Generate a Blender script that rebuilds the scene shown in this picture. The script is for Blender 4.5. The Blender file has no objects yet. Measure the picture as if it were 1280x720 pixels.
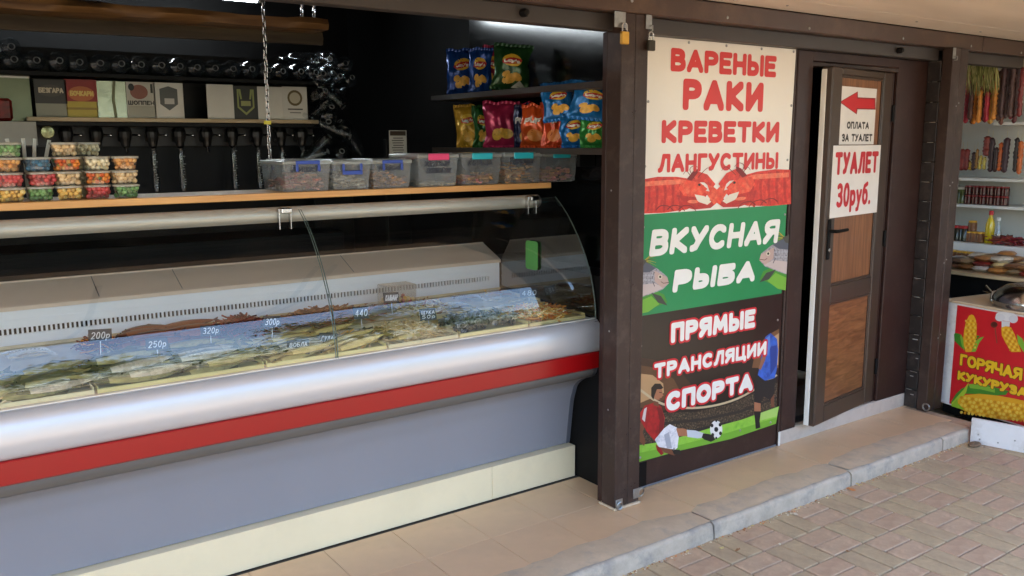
import bpy, bmesh, math, random
import numpy as np
from mathutils import Vector, Matrix, noise as mnoise
scene = bpy.context.scene
COL = scene.collection
PI = math.pi
# ------------------------------------------------------------------ camera
F, PITCH, ROLL, YAW = 1086.336, 0.165967, 0.0046313, 0.6163307     # solved from the photograph (1280x720 px)
CAMP = np.array([-2.44636, -2.683, 1.6])                            # origin: foot of the left post; X along the front, Y into the stall
def _axes():
    f = np.array([math.sin(YAW)*math.cos(PITCH), math.cos(YAW)*math.cos(PITCH), -math.sin(PITCH)])
    r = np.array([math.cos(YAW), -math.sin(YAW), 0.0]); d = np.cross(f, r)
    c, s = math.cos(ROLL), math.sin(ROLL)
    return c*r+s*d, -s*r+c*d, f
CR, CD, CF = _axes()
def ray(px, py): return CR*((px-640)/F)+CD*((py-360)/F)+CF
def at(px, py, ax, val):
    """point of the plane (axis ax = val) that shows at pixel px, py of the photograph"""
    d = ray(px, py); return Vector(CAMP+d*((val-CAMP[ax])/d[ax]))
def atp(px, py, p0, n):
    d = Vector(ray(px, py)); c = Vector(CAMP); return c+d*((Vector(p0)-c).dot(n)/d.dot(n))
def depth(p): return float(np.dot(CF, np.array(p)-CAMP))
cam = bpy.data.cameras.new('camera'); camo = bpy.data.objects.new('camera', cam); COL.objects.link(camo)
cam.sensor_width = 36; cam.lens = F/1280*36; cam.clip_start = .05; cam.clip_end = 800
camo.matrix_world = Matrix(((CR[0], -CD[0], -CF[0], CAMP[0]), (CR[1], -CD[1], -CF[1], CAMP[1]), (CR[2], -CD[2], -CF[2], CAMP[2]), (0, 0, 0, 1)))
scene.camera = camo
scene.render.resolution_x = 1024; scene.render.resolution_y = 576
# ------------------------------------------------------------------ sky, sun, exposure
SUN_EL, SUN_AZ = math.radians(56), math.radians(250)      # azimuth counted from +Y clockwise: high over the left end of the street, kept off the front by the awning
w = bpy.data.worlds.new('World'); scene.world = w; w.use_nodes = True
nt = w.node_tree; bg = nt.nodes['Background']
sky = nt.nodes.new('ShaderNodeTexSky'); sky.sky_type = 'NISHITA'; sky.sun_disc = False
sky.sun_elevation = SUN_EL; sky.sun_rotation = SUN_AZ; sky.air_density = 1.0; sky.dust_density = .5; sky.ozone_density = 1.2
nt.links.new(sky.outputs[0], bg.inputs[0]); bg.inputs[1].default_value = 0.15
sd = bpy.data.lights.new('sun', 'SUN'); sd.energy = 3.6; sd.angle = math.radians(.6); sd.color = (1, .96, .9)
so = bpy.data.objects.new('sun', sd); COL.objects.link(so)
_dir = Vector((math.sin(SUN_AZ)*math.cos(SUN_EL), math.cos(SUN_AZ)*math.cos(SUN_EL), math.sin(SUN_EL)))
so.rotation_euler = _dir.to_track_quat('Z', 'Y').to_euler(); so.location = (-5, -8, 9)
vs = scene.view_settings; vs.view_transform = 'Standard'; vs.look = 'None'; vs.gamma = 1; vs.exposure = 2.6
scene.render.engine = 'CYCLES'
scene.cycles.max_bounces = 10; scene.cycles.transparent_max_bounces = 32; scene.cycles.caustics_reflective = False
scene.cycles.diffuse_bounces = 5
# ------------------------------------------------------------------ materials
def lin(c):
    if max(c) > 1.001:
        c = [x/255 for x in c]
        return tuple(x/12.92 if x <= .04045 else ((x+.055)/1.055)**2.4 for x in c)
    return tuple(c)
_mc = {}
def mat(name, rgb, rough=.5, metal=0., var=.12, vs=6., bump=0., bs=60., spec=.5, aniso=None, dirt=None, dsc=3., trans=0., stretch=None, coat=0.):
    """procedural surface: colour broken up by noise, uneven gloss, fine relief; dirt = second colour in worn patches"""
    if name in _mc: return _mc[name]
    m = bpy.data.materials.new(name); m.use_nodes = True; _mc[name] = m
    n, l = m.node_tree.nodes, m.node_tree.links; b = n['Principled BSDF']
    c = lin(rgb); b.inputs['Metallic'].default_value = metal; b.inputs['Specular IOR Level'].default_value = spec
    if coat: b.inputs['Coat Weight'].default_value = coat; b.inputs['Coat Roughness'].default_value = .12
    tc = n.new('ShaderNodeTexCoord'); co = tc.outputs['Object']
    if stretch:
        mp = n.new('ShaderNodeMapping'); mp.inputs['Scale'].default_value = stretch; l.new(co, mp.inputs[0]); co = mp.outputs[0]
    nz = n.new('ShaderNodeTexNoise'); nz.inputs['Scale'].default_value = vs; nz.inputs['Detail'].default_value = 6; nz.inputs['Roughness'].default_value = .62; l.new(co, nz.inputs['Vector'])
    rp = n.new('ShaderNodeValToRGB'); e = rp.color_ramp.elements
    e[0].position = .28; e[1].position = .72
    e[0].color = (*[x*(1-var) for x in c], 1); e[1].color = (*[min(1, x*(1+var)) for x in c], 1); l.new(nz.outputs[0], rp.inputs[0])
    out = rp.outputs[0]
    if dirt:
        n2 = n.new('ShaderNodeTexNoise'); n2.inputs['Scale'].default_value = dsc; n2.inputs['Detail'].default_value = 8; n2.inputs['Roughness'].default_value = .7; l.new(tc.outputs['Object'], n2.inputs['Vector'])
        r2 = n.new('ShaderNodeValToRGB'); r2.color_ramp.elements[0].position = .5; r2.color_ramp.elements[1].position = .68; l.new(n2.outputs[0], r2.inputs[0])
        mx = n.new('ShaderNodeMix'); mx.data_type = 'RGBA'; l.new(r2.outputs[0], mx.inputs[0]); l.new(out, mx.inputs[6]); mx.inputs[7].default_value = (*lin(dirt), 1); out = mx.outputs[2]
    l.new(out, b.inputs['Base Color'])
    mr = n.new('ShaderNodeMapRange'); mr.inputs[3].default_value = max(.02, rough*.8); mr.inputs[4].default_value = min(1, rough*1.2); l.new(nz.outputs[0], mr.inputs[0]); l.new(mr.outputs[0], b.inputs['Roughness'])
    if bump:
        n3 = n.new('ShaderNodeTexNoise'); n3.inputs['Scale'].default_value = bs; n3.inputs['Detail'].default_value = 5; l.new(co, n3.inputs['Vector'])
        bp = n.new('ShaderNodeBump'); bp.inputs['Strength'].default_value = bump; bp.inputs['Distance'].default_value = .004; l.new(n3.outputs[0], bp.inputs['Height']); l.new(bp.outputs[0], b.inputs['Normal'])
    if trans:
        b.inputs['Transmission Weight'].default_value = 0
    return m
def flat(rgb, rough=.42):
    """printed ink"""
    c = tuple(rgb); return mat('ink_%d_%d_%d' % c, tuple(.86*x for x in lin(c)), rough, var=.05, vs=9)
def wood(name, c1, c2, scale, axis, rough=.4, bands=9., dist=3.):
    if name in _mc: return _mc[name]
    m = bpy.data.materials.new(name); m.use_nodes = True; _mc[name] = m
    n, l = m.node_tree.nodes, m.node_tree.links; b = n['Principled BSDF']
    tc = n.new('ShaderNodeTexCoord'); mp = n.new('ShaderNodeMapping'); l.new(tc.outputs['Object'], mp.inputs[0])
    s = [scale]*3; s[axis] = scale*.07; mp.inputs['Scale'].default_value = s
    nz = n.new('ShaderNodeTexNoise'); nz.inputs['Scale'].default_value = bands; nz.inputs['Detail'].default_value = 8; nz.inputs['Distortion'].default_value = dist*.3; l.new(mp.outputs[0], nz.inputs['Vector'])
    rp = n.new('ShaderNodeValToRGB'); e = rp.color_ramp.elements; e[0].position = .32; e[1].position = .66
    e[0].color = (*lin(c1), 1); e[1].color = (*lin(c2), 1); l.new(nz.outputs[0], rp.inputs[0]); l.new(rp.outputs[0], b.inputs['Base Color'])
    b.inputs['Roughness'].default_value = rough
    bp = n.new('ShaderNodeBump'); bp.inputs['Strength'].default_value = .25; bp.inputs['Distance'].default_value = .002; l.new(nz.outputs[0], bp.inputs['Height']); l.new(bp.outputs[0], b.inputs['Normal'])
    return m
def clear(name, tint=(.97, .98, .97), f0=.045, body=0., bodycol=(.8, .8, .8), rough=.0, smear_haze=0.):
    """thin clear sheet: light passes straight, the surface mirrors by angle (Schlick); body = share of milky plastic"""
    if name in _mc: return _mc[name]
    m = bpy.data.materials.new(name); m.use_nodes = True; _mc[name] = m
    n, l = m.node_tree.nodes, m.node_tree.links; n.remove(n['Principled BSDF']); o = n['Material Output']
    t = n.new('ShaderNodeBsdfTransparent'); t.inputs[0].default_value = (*tint, 1)
    g = n.new('ShaderNodeBsdfGlossy'); g.inputs['Roughness'].default_value = rough; g.inputs[0].default_value = (1, 1, 1, 1)
    ge = n.new('ShaderNodeNewGeometry'); dp = n.new('ShaderNodeVectorMath'); dp.operation = 'DOT_PRODUCT'
    l.new(ge.outputs['Incoming'], dp.inputs[0]); l.new(ge.outputs['Normal'], dp.inputs[1])
    def mth(op, a, bb=None):
        x = n.new('ShaderNodeMath'); x.operation = op
        for i, v in enumerate((a, bb)):
            if v is None: continue
            if isinstance(v, (int, float)): x.inputs[i].default_value = v
            else: l.new(v, x.inputs[i])
        return x.outputs[0]
    ab = mth('ABSOLUTE', dp.outputs['Value']); p5 = mth('POWER', mth('SUBTRACT', 1., ab), 5.)
    fac = mth('ADD', mth('MULTIPLY', p5, 1-f0), f0)
    sh = t.outputs[0]
    if body or smear_haze:
        d = n.new('ShaderNodeBsdfDiffuse'); d.inputs[0].default_value = (*lin(bodycol), 1)
        tl = n.new('ShaderNodeBsdfTranslucent'); tl.inputs[0].default_value = (*lin(bodycol), 1)
        a2 = n.new('ShaderNodeMixShader'); a2.inputs[0].default_value = .5; l.new(d.outputs[0], a2.inputs[1]); l.new(tl.outputs[0], a2.inputs[2])
        mx = n.new('ShaderNodeMixShader'); mx.inputs[0].default_value = body; l.new(sh, mx.inputs[1]); l.new(a2.outputs[0], mx.inputs[2]); sh = mx.outputs[0]
        if smear_haze:
            tc = n.new('ShaderNodeTexCoord'); nz = n.new('ShaderNodeTexNoise'); nz.inputs['Scale'].default_value = 4; nz.inputs['Detail'].default_value = 8; l.new(tc.outputs['Object'], nz.inputs['Vector'])
            mr = n.new('ShaderNodeMapRange'); mr.inputs[1].default_value = .45; mr.inputs[2].default_value = .8; mr.inputs[3].default_value = body; mr.inputs[4].default_value = body+smear_haze; l.new(nz.outputs[0], mr.inputs[0]); l.new(mr.outputs[0], mx.inputs[0])
    m2 = n.new('ShaderNodeMixShader'); l.new(fac, m2.inputs[0]); l.new(sh, m2.inputs[1]); l.new(g.outputs[0], m2.inputs[2]); l.new(m2.outputs[0], o.inputs[0])
    return m
def emit(name, rgb, s):
    m = bpy.data.materials.new(name); m.use_nodes = True; n = m.node_tree.nodes; b = n['Principled BSDF']
    b.inputs['Emission Color'].default_value = (*rgb, 1); b.inputs['Emission Strength'].default_value = s; b.inputs['Base Color'].default_value = (.8, .8, .8, 1)
    return m
# ------------------------------------------------------------------ mesh builder
class MB:
    def __init__(s): s.v = []; s.f = []; s.m = []; s.mats = []
    def add(s, v, f, m=None):
        o = len(s.v); s.v += [tuple(x) for x in v]; s.f += [tuple(i+o for i in q) for q in f]
        if m is None: k = 0
        else:
            if m not in s.mats: s.mats.append(m)
            k = s.mats.index(m)
        s.m += [k]*len(f); return s
    def box(s, lo, hi, b=0., M=None, m=None):
        c = [(lo[i]+hi[i])/2 for i in range(3)]; h = [abs(hi[i]-lo[i])/2 for i in range(3)]
        if b <= 0:
            v = [Vector((c[0]+h[0]*i, c[1]+h[1]*j, c[2]+h[2]*k)) for i in(-1, 1) for j in(-1, 1) for k in(-1, 1)]
            f = [(0, 1, 3, 2), (4, 6, 7, 5), (0, 4, 5, 1), (2, 3, 7, 6), (0, 2, 6, 4), (1, 5, 7, 3)]
        else:
            b = min(b, .45*min(h)*2); v = []; ix = {}
            for i in(-1, 1):
                for j in(-1, 1):
                    for k in(-1, 1):
                        for a in range(3):
                            q = [h[0]-b, h[1]-b, h[2]-b]; q[a] = h[a]
                            ix[(i, j, k, a)] = len(v); v.append(Vector((c[0]+q[0]*i, c[1]+q[1]*j, c[2]+q[2]*k)))
            f = []
            def face(pts):
                p = [v[t] for t in pts]; nn = (p[1]-p[0]).cross(p[2]-p[0]); ce = sum(p, Vector())/len(p)
                f.append(tuple(pts) if nn.dot(ce-Vector(c)) > 0 else tuple(reversed(pts)))
            for a in range(3):
                o1, o2 = (a+1) % 3, (a+2) % 3
                for sg in(-1, 1):
                    q = []
                    for s1, s2 in((-1, -1), (1, -1), (1, 1), (-1, 1)):
                        t = [0, 0, 0]; t[a] = sg; t[o1] = s1; t[o2] = s2; q.append(ix[(*t, a)])
                    face(q)
                for s1 in(-1, 1):
                    for s2 in(-1, 1):
                        t = [0, 0, 0]; t[o1] = s1; t[o2] = s2; lo_ = list(t); hi_ = list(t); lo_[a] = -1; hi_[a] = 1
                        face([ix[(*lo_, o1)], ix[(*hi_, o1)], ix[(*hi_, o2)], ix[(*lo_, o2)]])
            for i in(-1, 1):
                for j in(-1, 1):
                    for k in(-1, 1): face([ix[(i, j, k, 0)], ix[(i, j, k, 1)], ix[(i, j, k, 2)]])
        if M is not None: v = [M @ q for q in v]
        return s.add(v, f, m)
    def tube(s, path, r, n=10, cap=True, m=None, rz=None):
        P = [Vector(p) for p in path]; v = []; f = []; up = None
        for i, p in enumerate(P):
            t = (P[min(i+1, len(P)-1)]-P[max(i-1, 0)]).normalized()
            if up is None:
                a = Vector((0, 0, 1)) if abs(t.z) < .9 else Vector((1, 0, 0)); up = t.cross(a).normalized()
            up = (up-t*up.dot(t)).normalized(); w2 = t.cross(up); rr = r[i] if isinstance(r, (list, tuple)) else r
            v += [p+up*math.cos(2*PI*k/n)*rr+w2*math.sin(2*PI*k/n)*rr for k in range(n)]
        for i in range(len(P)-1):
            for k in range(n): f.append((i*n+k, i*n+(k+1) % n, (i+1)*n+(k+1) % n, (i+1)*n+k))
        if cap: f += [tuple(reversed(range(n))), tuple((len(P)-1)*n+k for k in range(n))]
        return s.add(v, f, m)
    def lathe(s, prof, c=(0, 0, 0), n=14, M=None, m=None, cap=True):
        v = []; f = []
        for r, z in prof: v += [Vector((c[0]+r*math.cos(2*PI*k/n), c[1]+r*math.sin(2*PI*k/n), c[2]+z)) for k in range(n)]
        for i in range(len(prof)-1):
            for k in range(n): f.append((i*n+k, i*n+(k+1) % n, (i+1)*n+(k+1) % n, (i+1)*n+k))
        if cap: f += [tuple(reversed(range(n))), tuple((len(prof)-1)*n+k for k in range(n))]
        if M is not None: v = [M @ q for q in v]
        return s.add(v, f, m)
    def extr(s, prof, x0, x1, m=None, closed=True):
        """profile of (y, z) points drawn along X"""
        n = len(prof); v = [(x0, y, z) for y, z in prof]+[(x1, y, z) for y, z in prof]
        f = [(k, (k+1) % n, n+(k+1) % n, n+k) for k in range(n if closed else n-1)]
        if closed: f += [tuple(reversed(range(n))), tuple(range(n, 2*n))]
        return s.add(v, f, m)
    def ball(s, c, r, n=8, k=6, sc=(1, 1, 1), m=None, M=None):
        v = [Vector((0, 0, 1))]; f = []
        for i in range(1, k):
            a = PI*i/k; v += [Vector((math.sin(a)*math.cos(2*PI*j/n), math.sin(a)*math.sin(2*PI*j/n), math.cos(a))) for j in range(n)]
        v.append(Vector((0, 0, -1)))
        f += [(0, 1+j, 1+(j+1) % n) for j in range(n)]
        for i in range(k-2): f += [(1+i*n+j, 1+(i+1)*n+j, 1+(i+1)*n+(j+1) % n, 1+i*n+(j+1) % n) for j in range(n)]
        e = len(v)-1; f += [(e, e-n+(j+1) % n, e-n+j) for j in range(n)]
        v = [Vector((q.x*r*sc[0], q.y*r*sc[1], q.z*r*sc[2])) for q in v]
        if M is not None: v = [M @ q for q in v]
        return s.add([q+Vector(c) for q in v], f, m)
    def mesh(s, name, m=None, smooth=None):
        me = bpy.data.meshes.new(name); me.from_pydata([tuple(q) for q in s.v], [], s.f)
        for q in (s.mats or ([m] if m else [])): me.materials.append(q)
        if s.mats: me.polygons.foreach_set('material_index', s.m)
        bm = bmesh.new(); bm.from_mesh(me); bmesh.ops.recalc_face_normals(bm, faces=bm.faces); bm.to_mesh(me); bm.free()
        if smooth is not None:
            me.polygons.foreach_set('use_smooth', [True]*len(me.polygons)); me.set_sharp_from_angle(angle=math.radians(smooth))
        me.update(); return me
    def build(s, name, m=None, parent=None, smooth=None): return link(name, s.mesh(name, m, smooth), parent)
def link(name, me, parent=None):
    o = bpy.data.objects.new(name, me); COL.objects.link(o)
    if parent is not None: adopt(o, parent)
    return o
def adopt(o, parent):
    """child whose mesh is written in world coordinates"""
    o.parent = parent; root = parent
    while root.parent: root = root.parent
    # things are only moved, never turned, before their parts are added; parts themselves sit at the origin
    o.matrix_parent_inverse = Matrix.Translation(-root.location) if parent is root else Matrix.Identity(4)
def thing(name, label, cat, loc=(0, 0, 0), group=None):
    o = bpy.data.objects.new(name, None); COL.objects.link(o); o.location = loc; o.empty_display_size = .05
    return tag(o, label, cat, group)
def tag(o, label, cat, group=None):
    o['label'] = label; o['category'] = cat
    if group: o['group'] = group
    return o
def struct(o): o['kind'] = 'structure'; return o
def stuff(o): o['kind'] = 'stuff'; return o
def copy_tree(o, parent=None):
    c = o.copy(); COL.objects.link(c)
    if parent is not None: c.parent = parent
    for ch in list(o.children): copy_tree(ch, c)
    return c
def crom(P, n=6):
    P = [np.array(p, float) for p in P]; out = []
    for i in range(len(P)-1):
        a, b, c, d = P[max(i-1, 0)], P[i], P[i+1], P[min(i+2, len(P)-1)]
        for t in np.linspace(0, 1, n, endpoint=False): out.append(.5*((2*b)+(-a+c)*t+(2*a-5*b+4*c-d)*t*t+(-a+3*b-3*c+d)*t**3))
    out.append(P[-1]); return [tuple(map(float, q)) for q in out]
# ------------------------------------------------------------------ lettering: stroke alphabet grown to any weight on a fine grid
def arc(cx, cy, rx, ry, a0, a1, n=10): return [(cx+rx*math.cos(math.radians(a0+(a1-a0)*i/n)), cy+ry*math.sin(math.radians(a0+(a1-a0)*i/n))) for i in range(n+1)]
_bowlP = [(0, 1)]+arc(.3, .74, .3, .26, 90, -90)+[(0, .48)]
G = {
 'А': (.72, [[(0, 0), (.36, 1), (.72, 0)], [(.14, .3), (.58, .3)]]),
 'Б': (.62, [[(.58, 1), (0, 1), (0, 0)], [(0, .57)]+arc(.32, .285, .3, .285, 90, -90)+[(0, 0)]]),
 'В': (.62, [[(0, 0), (0, 1)], [(0, 1)]+arc(.3, .77, .27, .23, 90, -90)+[(0, .54)], [(0, .54)]+arc(.32, .27, .3, .27, 90, -90)+[(0, 0)]]),
 'Г': (.5, [[(0, 0), (0, 1), (.5, 1)]]),
 'Д': (.74, [[(0, -.15), (0, .05), (.74, .05), (.74, -.15)], [(.1, .05), (.26, 1), (.62, 1), (.62, .05)]]),
 'Е': (.54, [[(.54, 1), (0, 1), (0, 0), (.54, 0)], [(0, .52), (.46, .52)]]),
 'Ж': (.95, [[(.475, 0), (.475, 1)], [(0, 1), (.475, .5), (0, 0)], [(.95, 1), (.475, .5), (.95, 0)]]),
 'З': (.58, [[(.02, .86)]+arc(.29, .77, .27, .23, 130, -90)+[(.2, .54)], [(.2, .54)]+arc(.29, .27, .29, .27, 90, -130)]),
 'И': (.64, [[(0, 1), (0, 0), (.64, 1), (.64, 0)]]),
 'К': (.62, [[(0, 0), (0, 1)], [(.58, 1), (.04, .48), (.62, 0)]]),
 'Л': (.66, [[(0, 0), (.1, .06), (.2, .4), (.3, 1), (.66, 1), (.66, 0)]]),
 'М': (.82, [[(0, 0), (.08, 1), (.41, .25), (.74, 1), (.82, 0)]]),
 'Н': (.62, [[(0, 0), (0, 1)], [(.62, 0), (.62, 1)], [(0, .5), (.62, .5)]]),
 'О': (.72, [arc(.36, .5, .36, .5, 0, 360, 24)]),
 'П': (.62, [[(0, 0), (0, 1), (.62, 1), (.62, 0)]]),
 'Р': (.6, [[(0, 0), (0, 1)], _bowlP]),
 'С': (.66, [arc(.36, .5, .36, .5, 48, 312, 20)]),
 'Т': (.66, [[(0, 1), (.66, 1)], [(.33, 1), (.33, 0)]]),
 'У': (.64, [[(0, 1), (.33, .4)], [(.64, 1), (.33, .4), (.2, .08), (.04, .02)]]),
 'Ц': (.7, [[(0, 1), (0, 0), (.6, 0), (.6, 1)], [(.6, 0), (.74, 0), (.74, -.18)]]),
 'Ч': (.6, [[(0, 1), (0, .6)]+arc(.25, .6, .25, .18, 180, 270)+[(.6, .42)], [(.6, 1), (.6, 0)]]),
 'Ы': (.84, [[(0, 1), (0, 0)], [(0, .57)]+arc(.26, .285, .26, .285, 90, -90)+[(0, 0)], [(.84, 1), (.84, 0)]]),
 'Ь': (.54, [[(0, 1), (0, 0)], [(0, .57)]+arc(.26, .285, .26, .285, 90, -90)+[(0, 0)]]),
 'Я': (.62, [[(.62, 0), (.62, 1), (.3, 1)]+arc(.28, .75, .28, .25, 90, 270)+[(.62, .5)], [(.34, .5), (0, 0)]]),
 'Ш': (.9, [[(0, 1), (0, 0), (.9, 0), (.9, 1)], [(.45, 0), (.45, 1)]]),
 'р': (.5, [[(0, -.3), (0, .62)], arc(.25, .32, .25, .3, 0, 360, 16)]),
 'у': (.5, [[(0, .62), (.26, .05)], [(.5, .62), (.26, .05), (.14, -.28), (.0, -.3)]]),
 'б': (.52, [arc(.26, .31, .26, .31, 0, 360, 16), [(0, .31), (.02, .62), (.14, .86), (.5, .98)]]),
 '.': (.1, [[(.05, .0), (.06, .0)]]), "'": (.1, [[(.06, 1), (.03, .72)]]), '!': (.1, [[(.05, 1), (.05, .3)], [(.05, 0), (.06, 0)]]),
 '0': (.54, [arc(.27, .5, .27, .5, 0, 360, 20)]),
 '2': (.56, [arc(.28, .73, .27, .27, 160, -30)+[(0, 0), (.56, 0)]]),
 '3': (.56, [arc(.27, .76, .25, .24, 140, -90)+[(.2, .52)], [(.2, .52)]+arc(.27, .26, .29, .26, 90, -140)]),
 '4': (.58, [[(.42, 0), (.42, 1), (0, .3), (.58, .3)]]),
 '5': (.56, [[(.52, 1), (.08, 1), (.04, .55)]+arc(.26, .32, .29, .3, 120, -140)]),
 '8': (.56, [arc(.28, .76, .23, .24, 0, 360, 16), arc(.28, .26, .28, .27, 0, 360, 16)]),
 'L': (.5, [[(0, 1), (0, 0), (.5, 0)]]), 'a': (.5, [arc(.25, .3, .25, .3, 0, 360, 16), [(.5, .6), (.5, 0)]]),
 'y': (.5, [[(0, .6), (.25, .02)], [(.5, .6), (.25, .02), (.12, -.28), (-.02, -.3)]]),
 's': (.44, [arc(.22, .45, .2, .16, 40, 270, 10)+arc(.22, .15, .22, .15, 90, -140, 10)]),
 'P': (.58, [[(0, 0), (0, 1)], _bowlP]), 'U': (.6, [[(0, 1), (0, .3)]+arc(.3, .3, .3, .3, 180, 360)+[(.6, 1)]]), 'F': (.5, [[(0, 0), (0, 1), (.5, 1)], [(0, .52), (.42, .52)]]),
 '7': (.54, [[(0, 1), (.54, 1), (.2, 0)]]), '1': (.26, [[(0, .75), (.2, 1), (.2, 0)]]), 'Й': (.64, [[(0, 1), (0, 0), (.64, 1), (.64, 0)], [(.18, 1.24), (.32, 1.15), (.46, 1.24)]]), 'Щ': (.94, [[(0, 1), (0, 0), (.84, 0), (.84, 1)], [(.42, 0), (.42, 1)], [(.84, 0), (.98, 0), (.98, -.16)]]),
 ' ': (.3, []),
}
def strokes(body, gap=.2):
    x = 0; S = []
    for ch in body:
        wd, ss = G[ch]; S += [[(x+p[0], p[1]) for p in q] for q in ss]; x += wd+gap
    return S, x-gap
def text_cells(body, W, H, wt, shear=0., gap=.2, grow=0., res=None, arch=None):
    """2D faces of a line of lettering W x H metres, stroke half-width wt; grow widens it into an outline"""
    S, tw = strokes(body, gap); sx = (W-2*wt)/tw; sy = H-2*wt; R = wt+grow; segs = []
    for q in S:
        p = [(wt+a*sx+shear*(b*sy), wt+b*sy+(arch(wt+a*sx) if arch else 0)) for a, b in q]
        for a, b in zip(p[:-1], p[1:]): segs.append((*a, *b))
    st = res or max(wt/3.2, .0012)
    xs = [s for q in segs for s in q[::2]]; ys = [s for q in segs for s in q[1::2]]
    gx = np.arange(min(xs)-R-st, max(xs)+R+2*st, st); gy = np.arange(min(ys)-R-st, max(ys)+R+2*st, st)
    X, Y = np.meshgrid(gx, gy); D = np.full(X.shape, 9.)
    for x0, y0, x1, y1 in segs:
        dx, dy = x1-x0, y1-y0; L = dx*dx+dy*dy+1e-12
        t = np.clip(((X-x0)*dx+(Y-y0)*dy)/L, 0, 1); D = np.minimum(D, (np.abs(X-x0-t*dx)**3+np.abs(Y-y0-t*dy)**3)**(1/3))
    V = R-D; v = []; f = []; vi = {}
    def vert(key, p):
        if key not in vi: vi[key] = len(v); v.append(p)
        return vi[key]
    ny, nx = V.shape; ins = V > 0
    cell = ins[:-1, :-1] | ins[1:, :-1] | ins[:-1, 1:] | ins[1:, 1:]
    for j, i in zip(*np.nonzero(cell)):
        cs = ((j, i), (j, i+1), (j+1, i+1), (j+1, i)); poly = []
        for k in range(4):
            a, b = cs[k], cs[(k+1) % 4]
            if ins[a]: poly.append(vert(a, (gx[a[1]], gy[a[0]])))
            if ins[a] != ins[b]:
                t = V[a]/(V[a]-V[b]); key = ('e', min(a, b), max(a, b)); poly.append(vert(key, (gx[a[1]]+(gx[b[1]]-gx[a[1]])*t, gy[a[0]]+(gy[b[0]]-gy[a[0]])*t)))
        if len(poly) >= 3: f.append(poly)
    return v, f
def lettering(body, o, ux, uz, W, H, m, parent, lift, wt, name='lettering', **k):
    """line of lettering on a plane: o lower left corner, ux / uz unit vectors, lift along the plane's outward normal"""
    v, f = text_cells(body, W, H, wt, **k); o = Vector(o); ux = Vector(ux); uz = Vector(uz); nn = ux.cross(uz)
    mb = MB(); mb.add([o+ux*a+uz*b+nn*lift for a, b in v], f, m); return mb.build(name, None, parent)
def ell(cx, cy, rx, ry, n=18, rot=0.):
    c, s = math.cos(rot), math.sin(rot)
    return [(cx+rx*math.cos(2*PI*i/n)*c-ry*math.sin(2*PI*i/n)*s, cy+rx*math.cos(2*PI*i/n)*s+ry*math.sin(2*PI*i/n)*c) for i in range(n)]
def stroke2(pts, w0, w1=None):
    w1 = w0 if w1 is None else w1; L = []; Rr = []; n = len(pts)
    for i, p in enumerate(pts):
        a = pts[max(i-1, 0)]; b = pts[min(i+1, n-1)]; dx, dy = b[0]-a[0], b[1]-a[1]; l = math.hypot(dx, dy) or 1; h = (w0+(w1-w0)*i/(n-1))/2
        L.append((p[0]-dy/l*h, p[1]+dx/l*h)); Rr.append((p[0]+dy/l*h, p[1]-dx/l*h))
    return L+Rr[::-1]
class Art:
    """flat print: coloured shapes traced on a plane; fn turns drawing coordinates into a point, each shape lies a hair above the last"""
    def __init__(s, fn, nn, lift=.0004, step=.00003): s.fn = fn; s.n = Vector(nn); s.l = lift; s.st = step; s.mb = MB()
    def p(s, pts, rgb):
        v = [s.fn(*q)+s.n*s.l for q in pts]; s.mb.add(v, [tuple(range(len(v)))], flat(rgb) if not isinstance(rgb, bpy.types.Material) else rgb); s.l += s.st; return s
    def build(s, name, parent):
        me = bpy.data.meshes.new(name); me.from_pydata([tuple(q) for q in s.mb.v], [], s.mb.f)
        for q in s.mb.mats: me.materials.append(q)
        me.polygons.foreach_set('material_index', s.mb.m); bm = bmesh.new(); bm.from_mesh(me); bmesh.ops.triangulate(bm, faces=bm.faces, ngon_method='EAR_CLIP'); bm.to_mesh(me); bm.free()
        return link(name, me, parent)
RZ = lambda a: Matrix.Rotation(a, 4, 'Z')
T = Matrix.Translation
# ================================================================== SETTING
ZS = -.075
BROWN = mat('brown_metal', (56, 42, 37), .46, var=.14, vs=6, bump=.1, bs=90, dirt=(74, 60, 54), dsc=11, spec=.35)
BROWN_D = mat('dark_brown_metal', (52, 34, 30), .4, var=.14, vs=5, bump=.07, bs=90, dirt=(62, 44, 39), dsc=9, spec=.3)
RAILC = mat('grey_brown_rail', (60, 54, 51), .45, var=.12, vs=4)
BLACKG = mat('black_gloss_panel', (13, 13, 14), .13, var=.2, vs=3, bump=.02, bs=14, spec=.35)
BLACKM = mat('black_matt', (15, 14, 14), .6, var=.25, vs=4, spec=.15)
STEEL = mat('zinc_steel', (160, 160, 158), .38, metal=1, var=.2, vs=30)
CHROME = mat('chrome', (200, 200, 200), .18, metal=1, var=.05)
WHITEP = mat('white_plastic', (222, 222, 218), .35, var=.04)
# ---- street: one sheet to the horizon, sand coloured joints; pavers laid on it
SAND = mat('joint_sand', (172, 150, 120), .95, var=.3, vs=14, bump=.5, bs=200, dirt=(112, 96, 78), dsc=4)
mb = MB(); mb.add([(-300, -300, ZS-.012), (300, -300, ZS-.012), (300, 300, ZS-.012), (-300, 300, ZS-.012)], [(0, 1, 2, 3)])
street = struct(mb.build('street', SAND))
PAV = [mat('paver_red_%d' % i, c, .85, var=.14, vs=26, bump=.45, bs=260, dirt=d, dsc=9) for i, (c, d) in enumerate([((188, 160, 132), (173, 149, 124)), ((183, 154, 127), (192, 165, 137)), ((191, 164, 136), (171, 145, 121))])] + \
      [mat('paver_sand_%d' % i, c, .85, var=.13, vs=26, bump=.45, bs=260, dirt=d, dsc=9) for i, (c, d) in enumerate([((182, 161, 129), (168, 148, 119)), ((177, 156, 126), (187, 166, 134)), ((185, 164, 131), (168, 149, 120))])]
node = at(914.8, 705.4, 2, ZS); PP = .1988
rnd = random.Random(4)
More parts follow.
